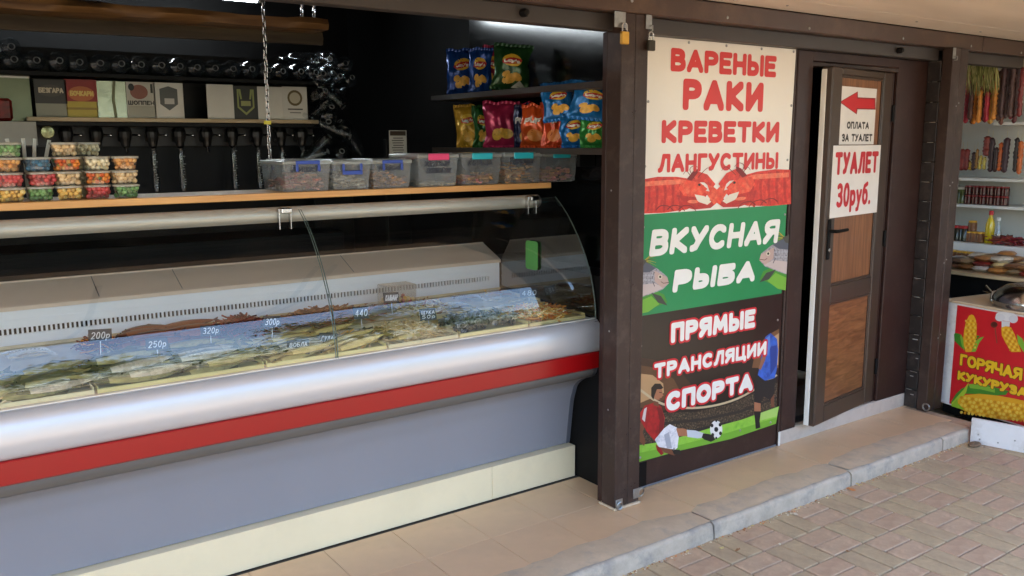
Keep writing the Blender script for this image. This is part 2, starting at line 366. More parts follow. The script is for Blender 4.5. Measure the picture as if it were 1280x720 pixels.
def paver_mesh(m):
    q = MB(); q.box((-PP/2+.0036, -PP/4+.0036, -.03), (PP/2-.0036, PP/4-.0036, 0), .0028); return q.mesh('paver', m)
PM = [paver_mesh(m) for m in PAV]
cells = []
for i in range(-40, 42):
    for j in range(-1, -34, -1):
        x = node.x+(i+.5)*PP; y = node.y+.0+(j+1.5)*PP
        if y > -.33: pass
        cells.append((x, y, (i+j) % 2))
near = []; far = []
for x, y, par in cells:
    v = np.array([x, y, ZS])-CAMP; d = float(v @ CF)
    px = 640+F*float(v @ CR)/d if d > .2 else -999; py = 360+F*float(v @ CD)/d if d > .2 else 9999
    vis = d > .2 and 700 < px < 1340 and py < 790 and x < 3.1
    (near if vis else far).append((x, y, par, d))
near.sort(key=lambda t: t[3]); far += near[150:]; near = near[:150]
def paver_pair(x, y, par):
    for k in (-1, 1):
        yield ((x, y+k*PP/4, 0.) if par == 0 else (x+k*PP/4, y, PI/2))
YK = -.338     # face of the kerb
red_par = 0
for x, y, par, d in near:
    for px_, py_, a in paver_pair(x, y, par):
        if py_ > YK+.05 and px_ < 2.46: continue
        o = link('paver', PM[(0 if par == red_par else 3)+rnd.randrange(3)], street)
        o.location = (px_, py_, ZS+rnd.uniform(-.0016, .0016)); o.rotation_euler = (rnd.uniform(-.006, .006), rnd.uniform(-.006, .006), a+rnd.uniform(-.008, .008))
mb = MB()
for x, y, par, d in far:
    for px_, py_, a in paver_pair(x, y, par):
        if py_ > YK+.05 and px_ < 2.46: continue
        h = (PP/2-.0036, PP/4-.0036) if a == 0 else (PP/4-.0036, PP/2-.0036); z = ZS+rnd.uniform(-.0016, .0016)
        mb.box((px_-h[0], py_-h[1], ZS-.03), (px_+h[0], py_+h[1], z), .0028, m=PAV[(0 if par == red_par else 3)+rnd.randrange(3)])
stuff(mb.build('paving', None, street))
# ---- raised walkway with floor tiles and kerb stones
CONC = mat('concrete', (176, 166, 154), .9, var=.16, vs=9, bump=.4, bs=90, dirt=(146, 138, 128), dsc=6)
mb = MB(); mb.box((-6, -.30, -.2), (2.5, 4, -.003)); walk = struct(mb.build('walkway', mat('tile_grout', (182, 158, 136), .9, var=.25, vs=12, dirt=(130, 112, 96), dsc=4)))
TILE = [mat('tile_%d' % i, c, .34, var=.07, vs=5, bump=.06, bs=40, dirt=d, dsc=2.2) for i, (c, d) in enumerate([((218, 185, 147), (208, 175, 140)), ((213, 180, 143), (220, 188, 150)), ((221, 188, 149), (209, 176, 141))])]
TP = .302
tm = []
for m in TILE:
    q = MB(); q.box((.0011, .0011, -.009), (TP-.0011, TP-.0011, 0), .0008); tm.append(q.mesh('floor_tile', m))
for i in range(-9, 11):
    for j, y0 in ((0, -.203), (1, .0985)):
        x0 = -.586+i*TP
        if x0 > 2.3 and j == 0: continue
        o = link('floor_tile', tm[(i*3+j*5) % 3], walk); o.location = (x0, y0, rnd.uniform(-.0005, .0005))
        if x0+TP > 2.52: o.scale.x = (2.52-x0)/TP
KERB = mat('kerb_concrete', (184, 173, 157), .88, var=.2, vs=14, bump=.7, bs=70, dirt=(150, 145, 138), dsc=8)
CEM = mat('cement_smear', (202, 182, 154), .85, var=.12, vs=8, bump=.5, bs=45, dirt=(176, 164, 148), dsc=7)
kj = [-5.75, -4.74, -3.74, -2.73, -1.73, -.725, .268, 1.25, 2.10, 2.40]
for a, b in zip(kj[:-1], kj[1:]):
    n = 26; prof0 = crom([(-.198, .001), (-.27, .0005), (-.318, -.0015), (-.331, -.006), (-.3375, -.014), (-.3395, -.028), (-.341, -.055), (-.342, -.13)], 4); v = []; f = []
    for i in range(n+1):
        x = a+.006+(b-a-.012)*i/n
        for y, z in prof0:
            e = mnoise.noise(Vector((x*9, y*9, z*9)))*.0045+mnoise.noise(Vector((x*31, y*31, z*31+4)))*.002
            en = min(1, (x-a)/.02, (b-x)/.02); v.append((x, y-e*.8-(1-en)*-.006, z+e*.6-(1-en)*.004 if z > -.12 else z))
        v.append((x, -.198, -.13))
    k = len(prof0)+1
    for i in range(n):
        for t in range(k): f.append((i*k+t, i*k+(t+1) % k, (i+1)*k+(t+1) % k, (i+1)*k+t))
    f += [tuple(range(k)), tuple(reversed([n*k+t for t in range(k)]))]
    q = MB(); q.add(v, f); q.build('kerb_stone', KERB, walk, 60)
# cement pointing pulled over the back of the kerb in uneven tongues
for (a, b) in ((-1.6, .26), (.27, 1.24), (1.26, 2.38)):
    n = 40; v = []; f = []
    for i in range(n+1):
        x = a+(b-a)*i/n; e = mnoise.noise(Vector((x*5, 1.7, 0)))*.03+mnoise.noise(Vector((x*17, 5, 0)))*.012; tp = min(1, i/3, (n-i)/3)
        back = -.2+(.035+e)*tp; fr = -.322+mnoise.noise(Vector((x*8, 9, 0)))*.012+mnoise.noise(Vector((x*23, 3, 0)))*.005
        v += [(x, back, .0012), (x, (back+fr)/2, .0055*tp+.002), (x, fr, .0028)]
    for i in range(n): f += [(i*3, i*3+1, i*3+4, i*3+3), (i*3+1, i*3+2, i*3+5, i*3+4)]
    q = MB(); q.add(v, f); q.build('cement_pointing', CEM, walk, 60)
# ---- stall shell (dark inside)
def wall(name, lo, hi, m, label, cat='wall', b=0):
    q = MB(); q.box(lo, hi, b); return tag(q.build(name, m), label, cat)
wall('back_wall', (-5.5, 3.25, 0), (.42, 3.35, 2.62), BLACKM, 'black back wall deep inside the dark drinks stall')
wall('side_wall', (.30, .16, 0), (.42, 1.6, 2.62), BLACKG, 'glossy black side wall behind the crisp shelves')
wall('passage_wall', (.32, 1.62, 0), (.42, 3.24, 2.62), BLACKM, 'matt black wall at the far right corner of the stall')
wall('left_wall', (-5.6, .1, 0), (-5.5, 3.35, 2.62), BLACKM, 'black wall at the left end of the stall')
wall('stall_ceiling', (-5.6, .13, 2.63), (3.0, 3.35, 2.7), mat('dark_ceiling', (30, 29, 30), .7, vs=2, spec=.2), 'dark ceiling over the stall interior', 'ceiling')
wall('filler_panel', (.128, .11, .002), (.298, 1.2, 1.0), BLACKM, 'black filler panel in the gap between display counter and post', 'panel')
q = MB(); q.box((-5.5, .405, -.004), (.3, 3.25, -.002)); tag(q.build('stall_floor', mat('dark_floor', (52, 48, 46), .5)), 'dark floor inside the stall behind the counter', 'floor')
wall('sun_stop_fascia', (-6, .122, 2.1125), (7, .129, 2.72), BROWN_D, 'brown fascia board added above the header beam to keep sun out', 'fascia')  # unseen board added to stop sun leaking in over the beam
# room behind the toilet door
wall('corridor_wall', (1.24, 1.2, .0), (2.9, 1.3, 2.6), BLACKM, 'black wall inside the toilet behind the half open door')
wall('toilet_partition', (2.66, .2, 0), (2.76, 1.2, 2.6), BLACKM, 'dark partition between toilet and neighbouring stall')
# ---- header beam, rail, soffit
hb = thing('header_beam', 'long brown header beam over the stall front and the doors', 'beam', (0, 0, 2.11))
q = MB(); q.box((-6, 0, 2.112), (2.835, .12, 2.197), .004); q.build('beam_section', mat('brown_beam', (72, 53, 44), .32, var=.16, vs=3, bump=.08, bs=60, dirt=(92, 70, 55), dsc=4), hb)
q = MB(); q.box((2.841, 0, 2.112), (7, .12, 2.197), .004); q.build('beam_section', _mc['brown_beam'], hb)
for x in (-.5, .05, .62, 1.2, 2.0, 2.7, 3.3):
    q = MB(); q.lathe([(.007, 0), (.007, .002), (.004, .004)], n=10, M=T((x, -.001, 2.15+.02*math.sin(x*9))) @ Matrix.Rotation(PI/2, 4, 'X')); q.build('screw', STEEL, hb, 40)
sr = thing('shutter_rail', 'grey brown shutter rail running under the header beam', 'rail', (0, .09, 2.05))
q = MB(); q.box((-6, .052, 2.046), (2.46, .115, 2.1115), .003); q.build('rail', RAILC, sr)
for px_, py_ in ((655, 7), (792, 21), (1125, 57)):
    p = at(px_, py_, 1, .04); q = MB(); q.lathe([(.016, 0), (.016, .018), (.011, .03), (.0, .031)], n=12, M=T((p.x, .05, 2.078)) @ Matrix.Rotation(PI/2, 4, 'X')); q.build('roller', BLACKM, sr, 40)
aw = thing('awning', 'beige sheet awning over the walkway and the street edge', 'awning', (0, -1, 2.2))
AWN = mat('awning_sheet', (222, 208, 190), .3, var=.1, vs=2.2, bump=.25, bs=5, stretch=(.5, 2.2, 1))
for y0, y1 in ((-.0, -.2205), (-.2235, -1.15), (-1.153, -2.15)):
    for x0, x1 in ((-6, -2.9), (-2.897, .0), (.003, 2.898), (2.901, 5.8), (5.803, 8)):
        q = MB(); q.box((x0, y1, 2.199), (x1, y0, 2.205), .0012); q.build('sheet', AWN, aw)
for x in (-4, -1.2, 1.6, 4.4):
    q = MB(); q.box((x-.02, -2.15, 2.21), (x+.02, .1, 2.27), .003); q.build('rafter', BROWN_D, aw)
for x in (-2.3, -1.72, -.66, -.56):
    q = MB(); q.box((x-.014, -2.15, 2.168), (x+.014, -.3, 2.1985), .003); q.build('batten', BROWN_D, aw)
q = MB(); q.box((-6, -2.19, 2.14), (8, -2.152, 2.28), .003); q.build('front_rail', BROWN_D, aw)
q = MB(); q.box((-6, -2.15, 2.275), (8, .15, 2.29)); q.build('roof_skin', BROWN_D, aw)
for x, y in ((.9, -.1), (1.9, -.13), (2.6, -.1), (3.2, -.11), (1.2, -.6), (2.2, -.65)):
    q = MB(); q.lathe([(.006, .0), (.006, -.002), (.003, -.0035)], (x, y, 2.199), 8); q.build('screw', STEEL, aw)
# ---- left post
lp = thing('left_post', 'brown steel corner post between display counter and food banner', 'post', (.07, .05, 0))
pr = [(0, 0, .0), (.148, .10, 2.112)]
q = MB(); q.box((.0, .0, .012), (.0745, .088, 2.1115), .003); q.build('post_section', BROWN, lp)
q = MB(); q.box((.0762, .0008, .012), (.148, .10, 2.1115), .003); q.build('post_section', BROWN, lp)
q = MB(); q.box((.012, .1005, .003), (.12, .13, 2.0455), .003); q.build('post_back', BROWN_D, lp)
q = MB(); q.box((-.006, -.008, 0), (.152, .104, .0115), .004); q.build('mortar_bed', CEM, lp)
for x, z in ((.066, 1.72), (.085, 1.725), (.066, 1.02), (.086, 1.0), (.066, .34), (.088, .36), (.12, .1), (.1, .09), (.06, .085)):
    q = MB(); q.lathe([(.0045, 0), (.0045, .001), (.003, .0025)], n=9, M=T((x, -.0004, z)) @ Matrix.Rotation(PI/2, 4, 'X')); q.build('screw', BROWN_D, lp, 40)
for z in (.45, .8, 1.4):
    q = MB(); q.lathe([(.0045, 0), (.0045, .001), (.003, .0025)], n=9, M=T((-.0004, .05, z)) @ Matrix.Rotation(-PI/2, 4, 'Y')); q.build('screw', STEEL, lp, 40)
def plate(x0, x1, z0, z1, y, name='bracket'):
    q = MB(); q.box((x0, y-.004, z0), (x1, y, z1), .0012); return q
q = plate(.005, .045, .004, .05, -.0005); q.tube([Vector((.022, -.009, .022))+Vector((math.cos(a)*.016, 0, math.sin(a)*.016)) for a in np.linspace(0, 2*PI, 17)], .0045, 6, False); q.build('ring_bracket', STEEL, lp, 40)
q = plate(.108, .146, .03, .075, -.0005); q.tube([Vector((.158, .0, .05))+Vector((math.cos(a)*.017, -math.sin(a)*.004, math.sin(a)*.02)) for a in np.linspace(0, 2*PI, 17)], .004, 6, False); q.build('ring_bracket', STEEL, lp, 40)
# hasps and padlocks
def padlock(p, wd, ht, bm, label, grp):
    t = thing('padlock', label, 'padlock', p, grp)
    q = MB(); q.box((p[0]-wd/2, p[1]-.009, p[2]-ht), (p[0]+wd/2, p[1]+.009, p[2]), .003); q.build('body', bm, t)
    q = MB(); r = wd*.33; path = [Vector((p[0]-r, p[1], p[2]-.004)), Vector((p[0]-r, p[1], p[2]+.02))]+[Vector((p[0]+math.cos(a)*r, p[1], p[2]+.02+math.sin(a)*r)) for a in np.linspace(PI, 0, 9)]+[Vector((p[0]+r, p[1], p[2]-.004))]
    q.tube(path, .0032, 7); q.build('shackle', CHROME, t, 50)
def hasp(x0, x1, z0, z1, y, label):
    t = thing('hasp', label, 'hasp', ((x0+x1)/2, y, z0))
    q = MB(); q.box((x0, y-.004, z0), (x1, y, z1), .001); q.build('plate', STEEL, t)
    q = MB(); q.tube([(x1-.012, y-.004, z0+.012), (x1-.012, y-.02, z0+.012), (x1-.012, y-.02, z0-.008), (x1-.012, y-.004, z0-.008)], .003, 6); q.build('staple', STEEL, t)
hasp(-.045, .014, 2.05, 2.112, -.002, 'zinc hasp at the head of the post above the brass padlock')
padlock((.0, -.016, 2.035), .038, .05, mat('brass', (214, 164, 74), .35, metal=.7, var=.12, vs=20), 'small brass padlock hanging at the top of the corner post', 'padlocks')
hasp(.126, .16, 2.055, 2.112, -.002, 'narrow zinc hasp above the dark padlock by the banner')
padlock((.146, -.016, 2.01), .038, .042, mat('dark_lock', (58, 54, 46), .45, metal=.5), 'small dark padlock hanging beside the top corner of the banner', 'padlocks')
# ---- banner panel and pilaster
sp = thing('sign_panel', 'brown sheet metal panel that carries the food banner', 'panel', (.7, .12, 0))
q = MB(); q.box((.1495, .113, .004), (1.262, .15, 2.0455), .003); q.build('sheet', BROWN_D, sp)
q = MB(); q.box((1.2475, .1045, .004), (1.2625, .1125, 2.0455), .002); q.build('edge_strip', BROWN, sp)
q = MB(); q.box((.15, .108, .004), (1.246, .1125, .012), .001); q.build('drip_strip', mat('grey_strip', (110, 116, 126), .4), sp)
dfm = thing('door_frame', 'brown door frame with wide left pilaster around the toilet door', 'door frame', (1.7, .12, .08))
q = MB(); q.box((1.266, .1, .0805), (1.388, .16, 2.0455), .004); q.build('jamb', BROWN_D, dfm)
q = MB(); q.box((1.3885, .104, 1.995), (2.162, .17, 2.0455), .004); q.build('lintel', BROWN_D, dfm)
q = MB(); q.box((1.3885, .1085, 1.972), (2.162, .17, 1.994), .003); q.build('lintel', BROWN, dfm)
q = MB(); q.box((2.12, .1295, .0805), (2.162, .19, 1.9715), .004); q.build('jamb', BROWN_D, dfm)
q = MB(); q.box((1.389, .125, .0805), (2.119, .2, .092), .003); q.build('threshold', mat('threshold_steel', (140, 136, 130), .4, metal=.8, var=.3, vs=60, bump=.4, bs=80), dfm)
q = MB(); q.box((1.251, .099, .004), (1.2655, .1035, .08), .001); q.build('white_corner_piece', WHITEP, dfm)
sl = thing('sill', 'pale concrete step under the toilet door', 'step', (1.9, .2, 0))
q = MB(); q.box((1.267, .1155, -.006), (2.662, .6, .0795), .006); q.build('step_block', mat('sill_concrete', (196, 184, 172), .7, var=.1, vs=6, bump=.25, bs=50, dirt=(176, 164, 152), dsc=5), sl)
# ---- panel to the right of the door, brick pier, right post
wall('side_panel', (2.168, .115, .0805), (2.475, .15, 2.0455), BROWN_D, 'plain dark brown panel to the right of the toilet door', 'panel', .004)
bp_ = thing('brick_pier', 'narrow black painted brick pier left of the right hand post', 'pier', (2.5, .1, 0))
q = MB(); q.box((2.4785, .034, 0), (2.6, .1995, 2.046)); q.build('mortar_core', mat('pier_mortar', (36, 30, 28), .8, var=.5, vs=30, dirt=(150, 142, 134), dsc=16), bp_)
BRK = mat('pier_brick', (34, 27, 25), .5, var=.25, vs=20, bump=.3, bs=60, dirt=(60, 50, 46), dsc=18)
bz = .004; k = 0
while bz < 1.99:
    h = .108
    q = MB(); q.box((2.4625, .036, bz), (2.4845, .1138, min(bz+h, 2.04)), .003); q.build('brick', BRK, bp_)
    bz += .1135; k += 1
# worn white mortar smears
WS = mat('scuff', (172, 166, 158), .9, var=.3, vs=60)
for k in range(17):
    z = .1145+k*.1135; rr = random.Random(k); n = 1 if k > 3 else 2
    for t in range(n):
        y0 = .04+rr.random()*.03; ln = .012+rr.random()*.035
        q = MB(); q.box((2.4595, y0, z-.0022+(0 if not t else -.03)), (2.4622, y0+ln, z+.0004+(0 if not t else -.028)), .0006); q.build('mortar_smear', WS, bp_)
rp_ = thing('right_post', 'brown steel post between toilet panel and the neighbouring snack stall', 'post', (2.55, 0, 0))
for x0, x1 in ((2.462, 2.5435), (2.5455, 2.628)):
    q = MB(); q.box((x0, -.03, -.004), (x1, .032, 2.1115), .003); q.build('post_section', BROWN, rp_)
for z in (.45, .9, 1.35, 1.8):
    for dx in (-.008, .01):
        q = MB(); q.lathe([(.0045, 0), (.0045, .001), (.003, .0025)], n=9, M=T((2.5445+dx*1.4, -.0305, z+dx)) @ Matrix.Rotation(PI/2, 4, 'X')); q.build('screw', STEEL, rp_, 40)
q = MB(); q.tube([Vector((2.452, -.034, .02))+Vector((0, math.cos(a)*.02, math.sin(a)*.02+.012)) for a in np.linspace(0, 2*PI, 19)], .005, 6, False); q.build('ring_bracket', STEEL, rp_, 40)
hasp(2.448, 2.476, 2.05, 2.11, -.033, 'zinc hasp at the head of the right hand post')
# ================================================================== FOOD BANNER
BY = .1; bn = thing('banner', 'tall printed banner for crayfish, fish and sports broadcasts', 'banner', (.68, .105, .15))
bw0, bw1, bz0, bz1 = .222, 1.2, .136, 2.044
FB = lambda px_, py_: at(px_, py_, 1, BY); NB = (0, -1, 0)
bwr = lambda z: 1.2045+(z-bz0)/(bz1-bz0)*.0375     # the sheet is cut a little out of square
q = MB(); q.add([(x, y, z) for y in (BY, .1085) for x, z in ((bw0, bz0), (bwr(bz0), bz0), (bwr(bz1), bz1), (bw0, bz1))], [(0, 1, 2, 3), (7, 6, 5, 4), (0, 4, 5, 1), (1, 5, 6, 2), (2, 6, 7, 3), (3, 7, 4, 0)]); q.build('sheet', mat('banner_vinyl', tuple(.88*x for x in lin((244, 240, 231))), .34, var=.035, vs=3, bump=.22, bs=4.5), bn)
zg1, zg0 = at(893, 262, 1, BY).z, at(888, 381, 1, BY).z
FBuv = lambda x, z: Vector((x, BY, z))
a = Art(FBuv, NB); a.p([(bw0, zg0), (bwr(zg0), zg0), (bwr(zg1), zg1), (bw0, zg1)], mat('green_vinyl', (16, 132, 76), .34, var=.06, vs=3, bump=.22, bs=4.5)); a.build('green_field', bn)
a = Art(FBuv, NB); a.p([(bw0, bz0), (bwr(bz0), bz0), (bwr(zg0), zg0), (bw0, zg0)], mat('black_vinyl', (24, 18, 17), .32, var=.5, vs=7, bump=.22, bs=4.5, dirt=(30, 22, 19), dsc=5)); a.build('black_field', bn)
def btext(body, lb, ty, rx, rgb, wt, lift=.001, shear=0., outline=None, **k):
    p0 = FB(*lb); H = FB(lb[0], ty).z-p0.z; W = FB(rx, lb[1]-(rx-lb[0])*(lb[1]-182)/(2174-lb[0])).x-p0.x; W -= abs(shear)*H*.9 if shear else 0
    if outline: lettering(body, p0, (1, 0, 0), (0, 0, 1), W, H, flat(outline[0]), bn, lift, wt, 'lettering_outline', shear=shear, grow=outline[1], **k)
    lettering(body, p0, (1, 0, 0), (0, 0, 1), W, H, flat(rgb), bn, lift+.0003, wt, shear=shear, **k)
RED = (222, 52, 50)
btext('ВАРЕНЫЕ', (838, 89), 59.5, 969.5, RED, .0134, gap=.32)
btext('РАКИ', (853, 137.5), 98, 953, RED, .0188, gap=.38)
btext('КРЕВЕТКИ', (826.5, 179), 150, 973, RED, .0137, gap=.34)
btext('ЛАНГУСТИНЫ', (822, 216), 192.5, 972, RED, .0104, gap=.33)
WH = (246, 246, 240)
btext('ВКУСНАЯ', (811, 321), 287.5, 974, WH, .0155, .002, shear=.16, gap=.32)
btext('РЫБА', (840, 366), 338, 945, WH, .0165, .002, shear=.16, gap=.34)
RO = ((214, 34, 48), .0095)
btext('ПРЯМЫЕ', (838, 429), 404, 943, WH, .0135, .0026, outline=RO, gap=.36)
btext('ТРАНСЛЯЦИИ', (817, 474), 455, 957, WH, .0098, .0026, outline=RO, gap=.36)
btext('СПОРТА', (832, 515), 491, 940, WH, .0142, .0026, outline=RO, gap=.34)
# crayfish (two, facing each other)
def crayfish(mx):
    a = Art(lambda x, y: FB(*((x, y) if not mx else (1790.5-x*.9989, y-(895-x)*.13))), NB, .0024 if mx else .0008)
    def shell(nm, c, d): return mat('shell_'+nm, c, .38, var=.3, vs=30, dirt=d, dsc=38)
    R1, R2, R3, R4, HI = shell('red', (206, 46, 32), (232, 84, 56)), shell('deep', (178, 30, 24), (206, 52, 36)), shell('bright', (224, 72, 46), (240, 120, 84)), (134, 20, 18), shell('pale', (236, 118, 86), (224, 74, 48))
    a.p([(804, 224), (822, 221), (846, 221), (866, 224), (880, 232), (884, 243), (876, 254), (858, 262), (830, 266), (803, 267)], R1)
    for i in range(5): x = 808+i*10; a.p([(x, 224), (x+4, 223), (x+5, 244), (x+3, 264), (x, 265), (x+2, 244)], R2)
    a.p([(806, 227), (850, 224), (868, 228), (850, 230), (806, 233)], HI)
    a.p([(852, 226), (872, 226), (884, 236), (876, 246), (856, 246), (848, 236)], R3)
    a.p([(846, 244), (866, 246), (884, 252), (894, 244), (904, 238), (900, 250), (888, 260), (868, 262), (850, 258)], R2)
    a.p([(886, 246), (900, 233), (908, 229), (905, 238), (912, 236), (904, 248), (892, 256)], R3)
    a.p([(862, 222), (872, 214), (884, 218), (894, 230), (890, 236), (880, 228), (870, 228)], R1)
    a.p([(858, 224), (866, 214), (872, 211), (872, 216), (864, 226)], R4)
    a.p([(868, 243), (880, 245), (889, 252), (884, 256), (872, 252)], (240, 232, 216))
    a.p(ell(874, 231, 1.7, 1.5), (20, 10, 10)); a.p(ell(866, 252, 7, 2.2), HI)
    for p in ([(868, 224), (862, 212), (868, 207), (874, 211)], [(866, 224), (858, 214), (854, 218)], [(872, 222), (884, 210), (890, 214)]): a.p(stroke2(crom(p, 4), .9, .5), R4)
    for i in range(3): a.p(stroke2(crom([(820+i*14, 262), (826+i*14, 257), (836+i*14, 258), (842+i*14, 264)], 3), 1.6, .8), R4)
    a.build('crayfish_print', bn)
crayfish(False); crayfish(True)
# fish with reeds at both edges of the green field
def fish_print(pts_fn):
    a = Art(pts_fn, NB, .0008)
    a.p([(800, 366), (812, 360), (830, 368), (834, 378), (818, 384), (800, 392)], (70, 150, 50)); a.p([(800, 376), (814, 370), (824, 380), (810, 390), (800, 392)], (120, 184, 60))
    for i in range(6): a.p(stroke2([(801, 330-i*1.2), (812, 320+i*2), (820, 316+i*4)], 1.5, .3), ((188, 170, 60), (150, 150, 40), (96, 90, 30))[i % 3])
    a.p([(800, 330), (808, 328), (822, 336), (834, 346), (836, 354), (828, 362), (812, 368), (800, 372)], mat('scale_print', (156, 154, 160), .4, var=.5, vs=90, dirt=(92, 90, 98), dsc=70))
    a.p([(800, 330), (808, 328), (820, 335), (812, 340), (800, 341)], (84, 90, 104)); a.p([(800, 356), (818, 354), (830, 360), (812, 367), (800, 371)], (206, 190, 186))
    a.p([(818, 338), (834, 347), (836, 354), (828, 360), (818, 352)], (196, 168, 158)); a.p(stroke2([(836, 353), (829, 354), (826, 352)], .8), (90, 50, 50))
    a.p(ell(825, 346, 2.6, 2.8), (222, 214, 190)); a.p(ell(825, 346, 1.4, 1.6), (16, 16, 18)); a.p(stroke2(crom([(818, 340), (815, 348), (818, 358)], 4), 1.), (100, 96, 104))
    for i in range(8): a.p(ell(803+(i % 4)*4, 344+(i//4)*6, 1.6, 1.3), (176, 178, 186))
    a.p([(814, 366), (826, 370), (834, 382), (822, 378)], (60, 66, 60)); a.p([(800, 322), (808, 326), (804, 332), (800, 333)], (70, 70, 60)); a.build('fish_print', bn)
fish_print(FB)
fish_print(lambda x, y: FB(985.5-(x-800)*.98-(y-330)*.06, y-29))
# stadium, pitch and the two players
K = lambda x, y: FB(780+x/2.252, 300+y/2.252)
crowd = mat('crowd_print', (44, 34, 28), .42, var=.9, vs=150, dirt=(140, 122, 92), dsc=110)
a = Art(K, NB, .0008)
a.p([(43, 330), (90, 338), (160, 372), (200, 420), (150, 470), (42, 500)], (62, 40, 26)); a.p([(43, 352), (90, 360), (140, 392), (160, 430), (42, 480)], (100, 68, 42)); a.p([(43, 376), (80, 380), (110, 404), (112, 430), (42, 460)], (196, 156, 110))
a.p([(436, 250), (400, 270), (370, 310), (360, 360), (434, 360)], (120, 82, 52)); a.p([(436, 262), (410, 280), (396, 320), (394, 350), (434, 352)], (196, 158, 120))
a.p([(40, 470), (110, 486), (200, 484), (300, 462), (432, 400), (428, 500), (300, 530), (150, 570), (38, 590)], crowd)
a.p([(40, 505), (120, 512), (230, 500), (330, 478), (430, 440), (430, 446), (330, 486), (230, 508), (120, 521), (40, 514)], (40, 34, 32))
a.p([(130, 548), (300, 508), (300, 520), (130, 560)], (34, 30, 32))
a.p(stroke2(crom([(43, 420), (110, 462), (210, 472), (320, 446), (430, 380)], 6), 7, 5), (206, 186, 150))
a.p([(38, 578), (120, 566), (240, 530), (330, 506), (436, 468), (427, 517), (300, 560), (160, 592), (37, 626)], mat('turf_print', (140, 196, 66), .4, var=.2, vs=60, dirt=(104, 170, 50), dsc=30))
a.p([(38, 600), (160, 576), (300, 540), (430, 499), (427, 517), (300, 560), (160, 592), (37, 626)], (120, 182, 54)); a.p([(380, 488), (434, 470), (430, 496), (384, 508)], (176, 216, 110))
a.build('stadium_print', bn)
SK, SKD = (176, 116, 84), (120, 72, 50)
a = Art(K, NB, .0014)
a.p([(50, 500), (40, 530), (42, 566), (56, 580), (60, 566), (52, 540), (64, 510)], SKD)
a.p([(58, 466), (88, 456), (104, 468), (114, 500), (110, 540), (86, 566), (64, 540), (46, 508), (44, 488)], mat('shirt_print', (170, 26, 32), .4, var=.35, vs=30, dirt=(112, 14, 22), dsc=24)); a.p([(92, 470), (106, 474), (113, 505), (108, 538), (96, 550), (100, 510)], (120, 16, 24)); a.p([(56, 476), (64, 470), (58, 512), (50, 504)], (226, 214, 210))
a.p([(84, 452), (96, 456), (98, 470), (82, 464)], SKD); a.p(ell(93, 430, 15, 20, 18, -.2), SK); a.p([(76, 440), (76, 416), (86, 404), (102, 404), (110, 416), (104, 420), (92, 420), (86, 436), (82, 450)], (32, 22, 18)); a.p(stroke2([(98, 428), (106, 430)], 2), (40, 24, 18)); a.p([(106, 430), (111, 438), (105, 440)], SK); a.p(stroke2([(99, 446), (105, 445)], 2), (110, 50, 44))
a.p([(86, 562), (112, 530), (128, 518), (148, 528), (154, 548), (150, 584), (140, 594), (120, 586), (98, 584)], mat('shorts_print', (222, 222, 228), .4, var=.12, vs=30, dirt=(170, 174, 188), dsc=26)); a.p([(112, 548), (126, 540), (134, 586), (120, 586)], (176, 180, 192))
a.p([(146, 530), (166, 530), (182, 536), (178, 552), (152, 552)], SK); a.p([(176, 534), (200, 536), (226, 544), (230, 556), (206, 558), (178, 554)], (206, 214, 226)); a.p([(222, 544), (240, 546), (252, 552), (256, 562), (244, 568), (226, 562), (218, 556)], (24, 24, 28))
a.p([(96, 582), (130, 588), (150, 590), (158, 598), (140, 606), (112, 598)], SKD); a.p([(88, 574), (100, 584), (112, 600), (104, 606), (92, 592)], (150, 24, 32)); a.p([(134, 590), (156, 590), (160, 602), (140, 604)], (22, 22, 24))
a.build('red_player_print', bn)
a = Art(K, NB, .0014); a.p(ell(259, 533, 17.5, 25, 24), (238, 238, 236))
for dx, dy, r in ((0, 0, 6), (-12, -10, 4.5), (11, -12, 4.5), (-10, 14, 4.5), (12, 10, 4.5), (0, -22, 3), (0, 22, 3)): a.p(ell(259+dx, 533+dy*1.1, r, r*1.25, 7), (22, 22, 24))
a.build('football_print', bn)
a = Art(K, NB, .0014)
a.p([(398, 272), (412, 262), (430, 278), (433, 310), (430, 360), (424, 388), (396, 396), (376, 380), (384, 344), (390, 300)], mat('blue_shirt_print', (44, 92, 186), .4, var=.35, vs=30, dirt=(28, 62, 146), dsc=24)); a.p([(410, 300), (430, 296), (429, 352), (412, 380)], (26, 64, 150)); a.p([(400, 276), (410, 268), (412, 300), (404, 330)], (84, 132, 214))
a.p([(404, 306), (396, 340), (384, 366), (378, 362), (388, 330), (394, 300)], (150, 100, 76))
a.p([(372, 384), (398, 396), (426, 388), (422, 430), (414, 452), (392, 440), (384, 462), (366, 458), (366, 420)], (24, 24, 28))
a.p([(366, 456), (384, 460), (384, 484), (366, 484)], SK); a.p([(365, 482), (385, 482), (381, 510), (383, 528), (370, 532), (368, 506)], (20, 20, 24)); a.p([(412, 448), (422, 434), (422, 470), (414, 470)], SKD)
a.build('blue_player_print', bn)
for px_, py_ in ((812, 44), (861, 47.5), (908, 52), (952, 55.5), (992, 60), (810, 127), (806, 208), (804, 284), (799, 433), (989, 132), (984, 200), (981, 268), (972, 400), (925, 538), (800, 572), (842, 561), (963, 528)):
    p = FB(px_, py_); p.x = min(max(p.x, bw0+.012), bwr(p.z)-.012); p.z = min(max(p.z, bz0+.012), bz1-.012)
    q = MB(); q.lathe([(.0065, 0), (.0065, .002), (.0035, .0045), (.001, .0045)], n=10, M=T((p.x, BY-.0005, p.z)) @ Matrix.Rotation(PI/2, 4, 'X')); q.build('eyelet', STEEL, bn, 40)
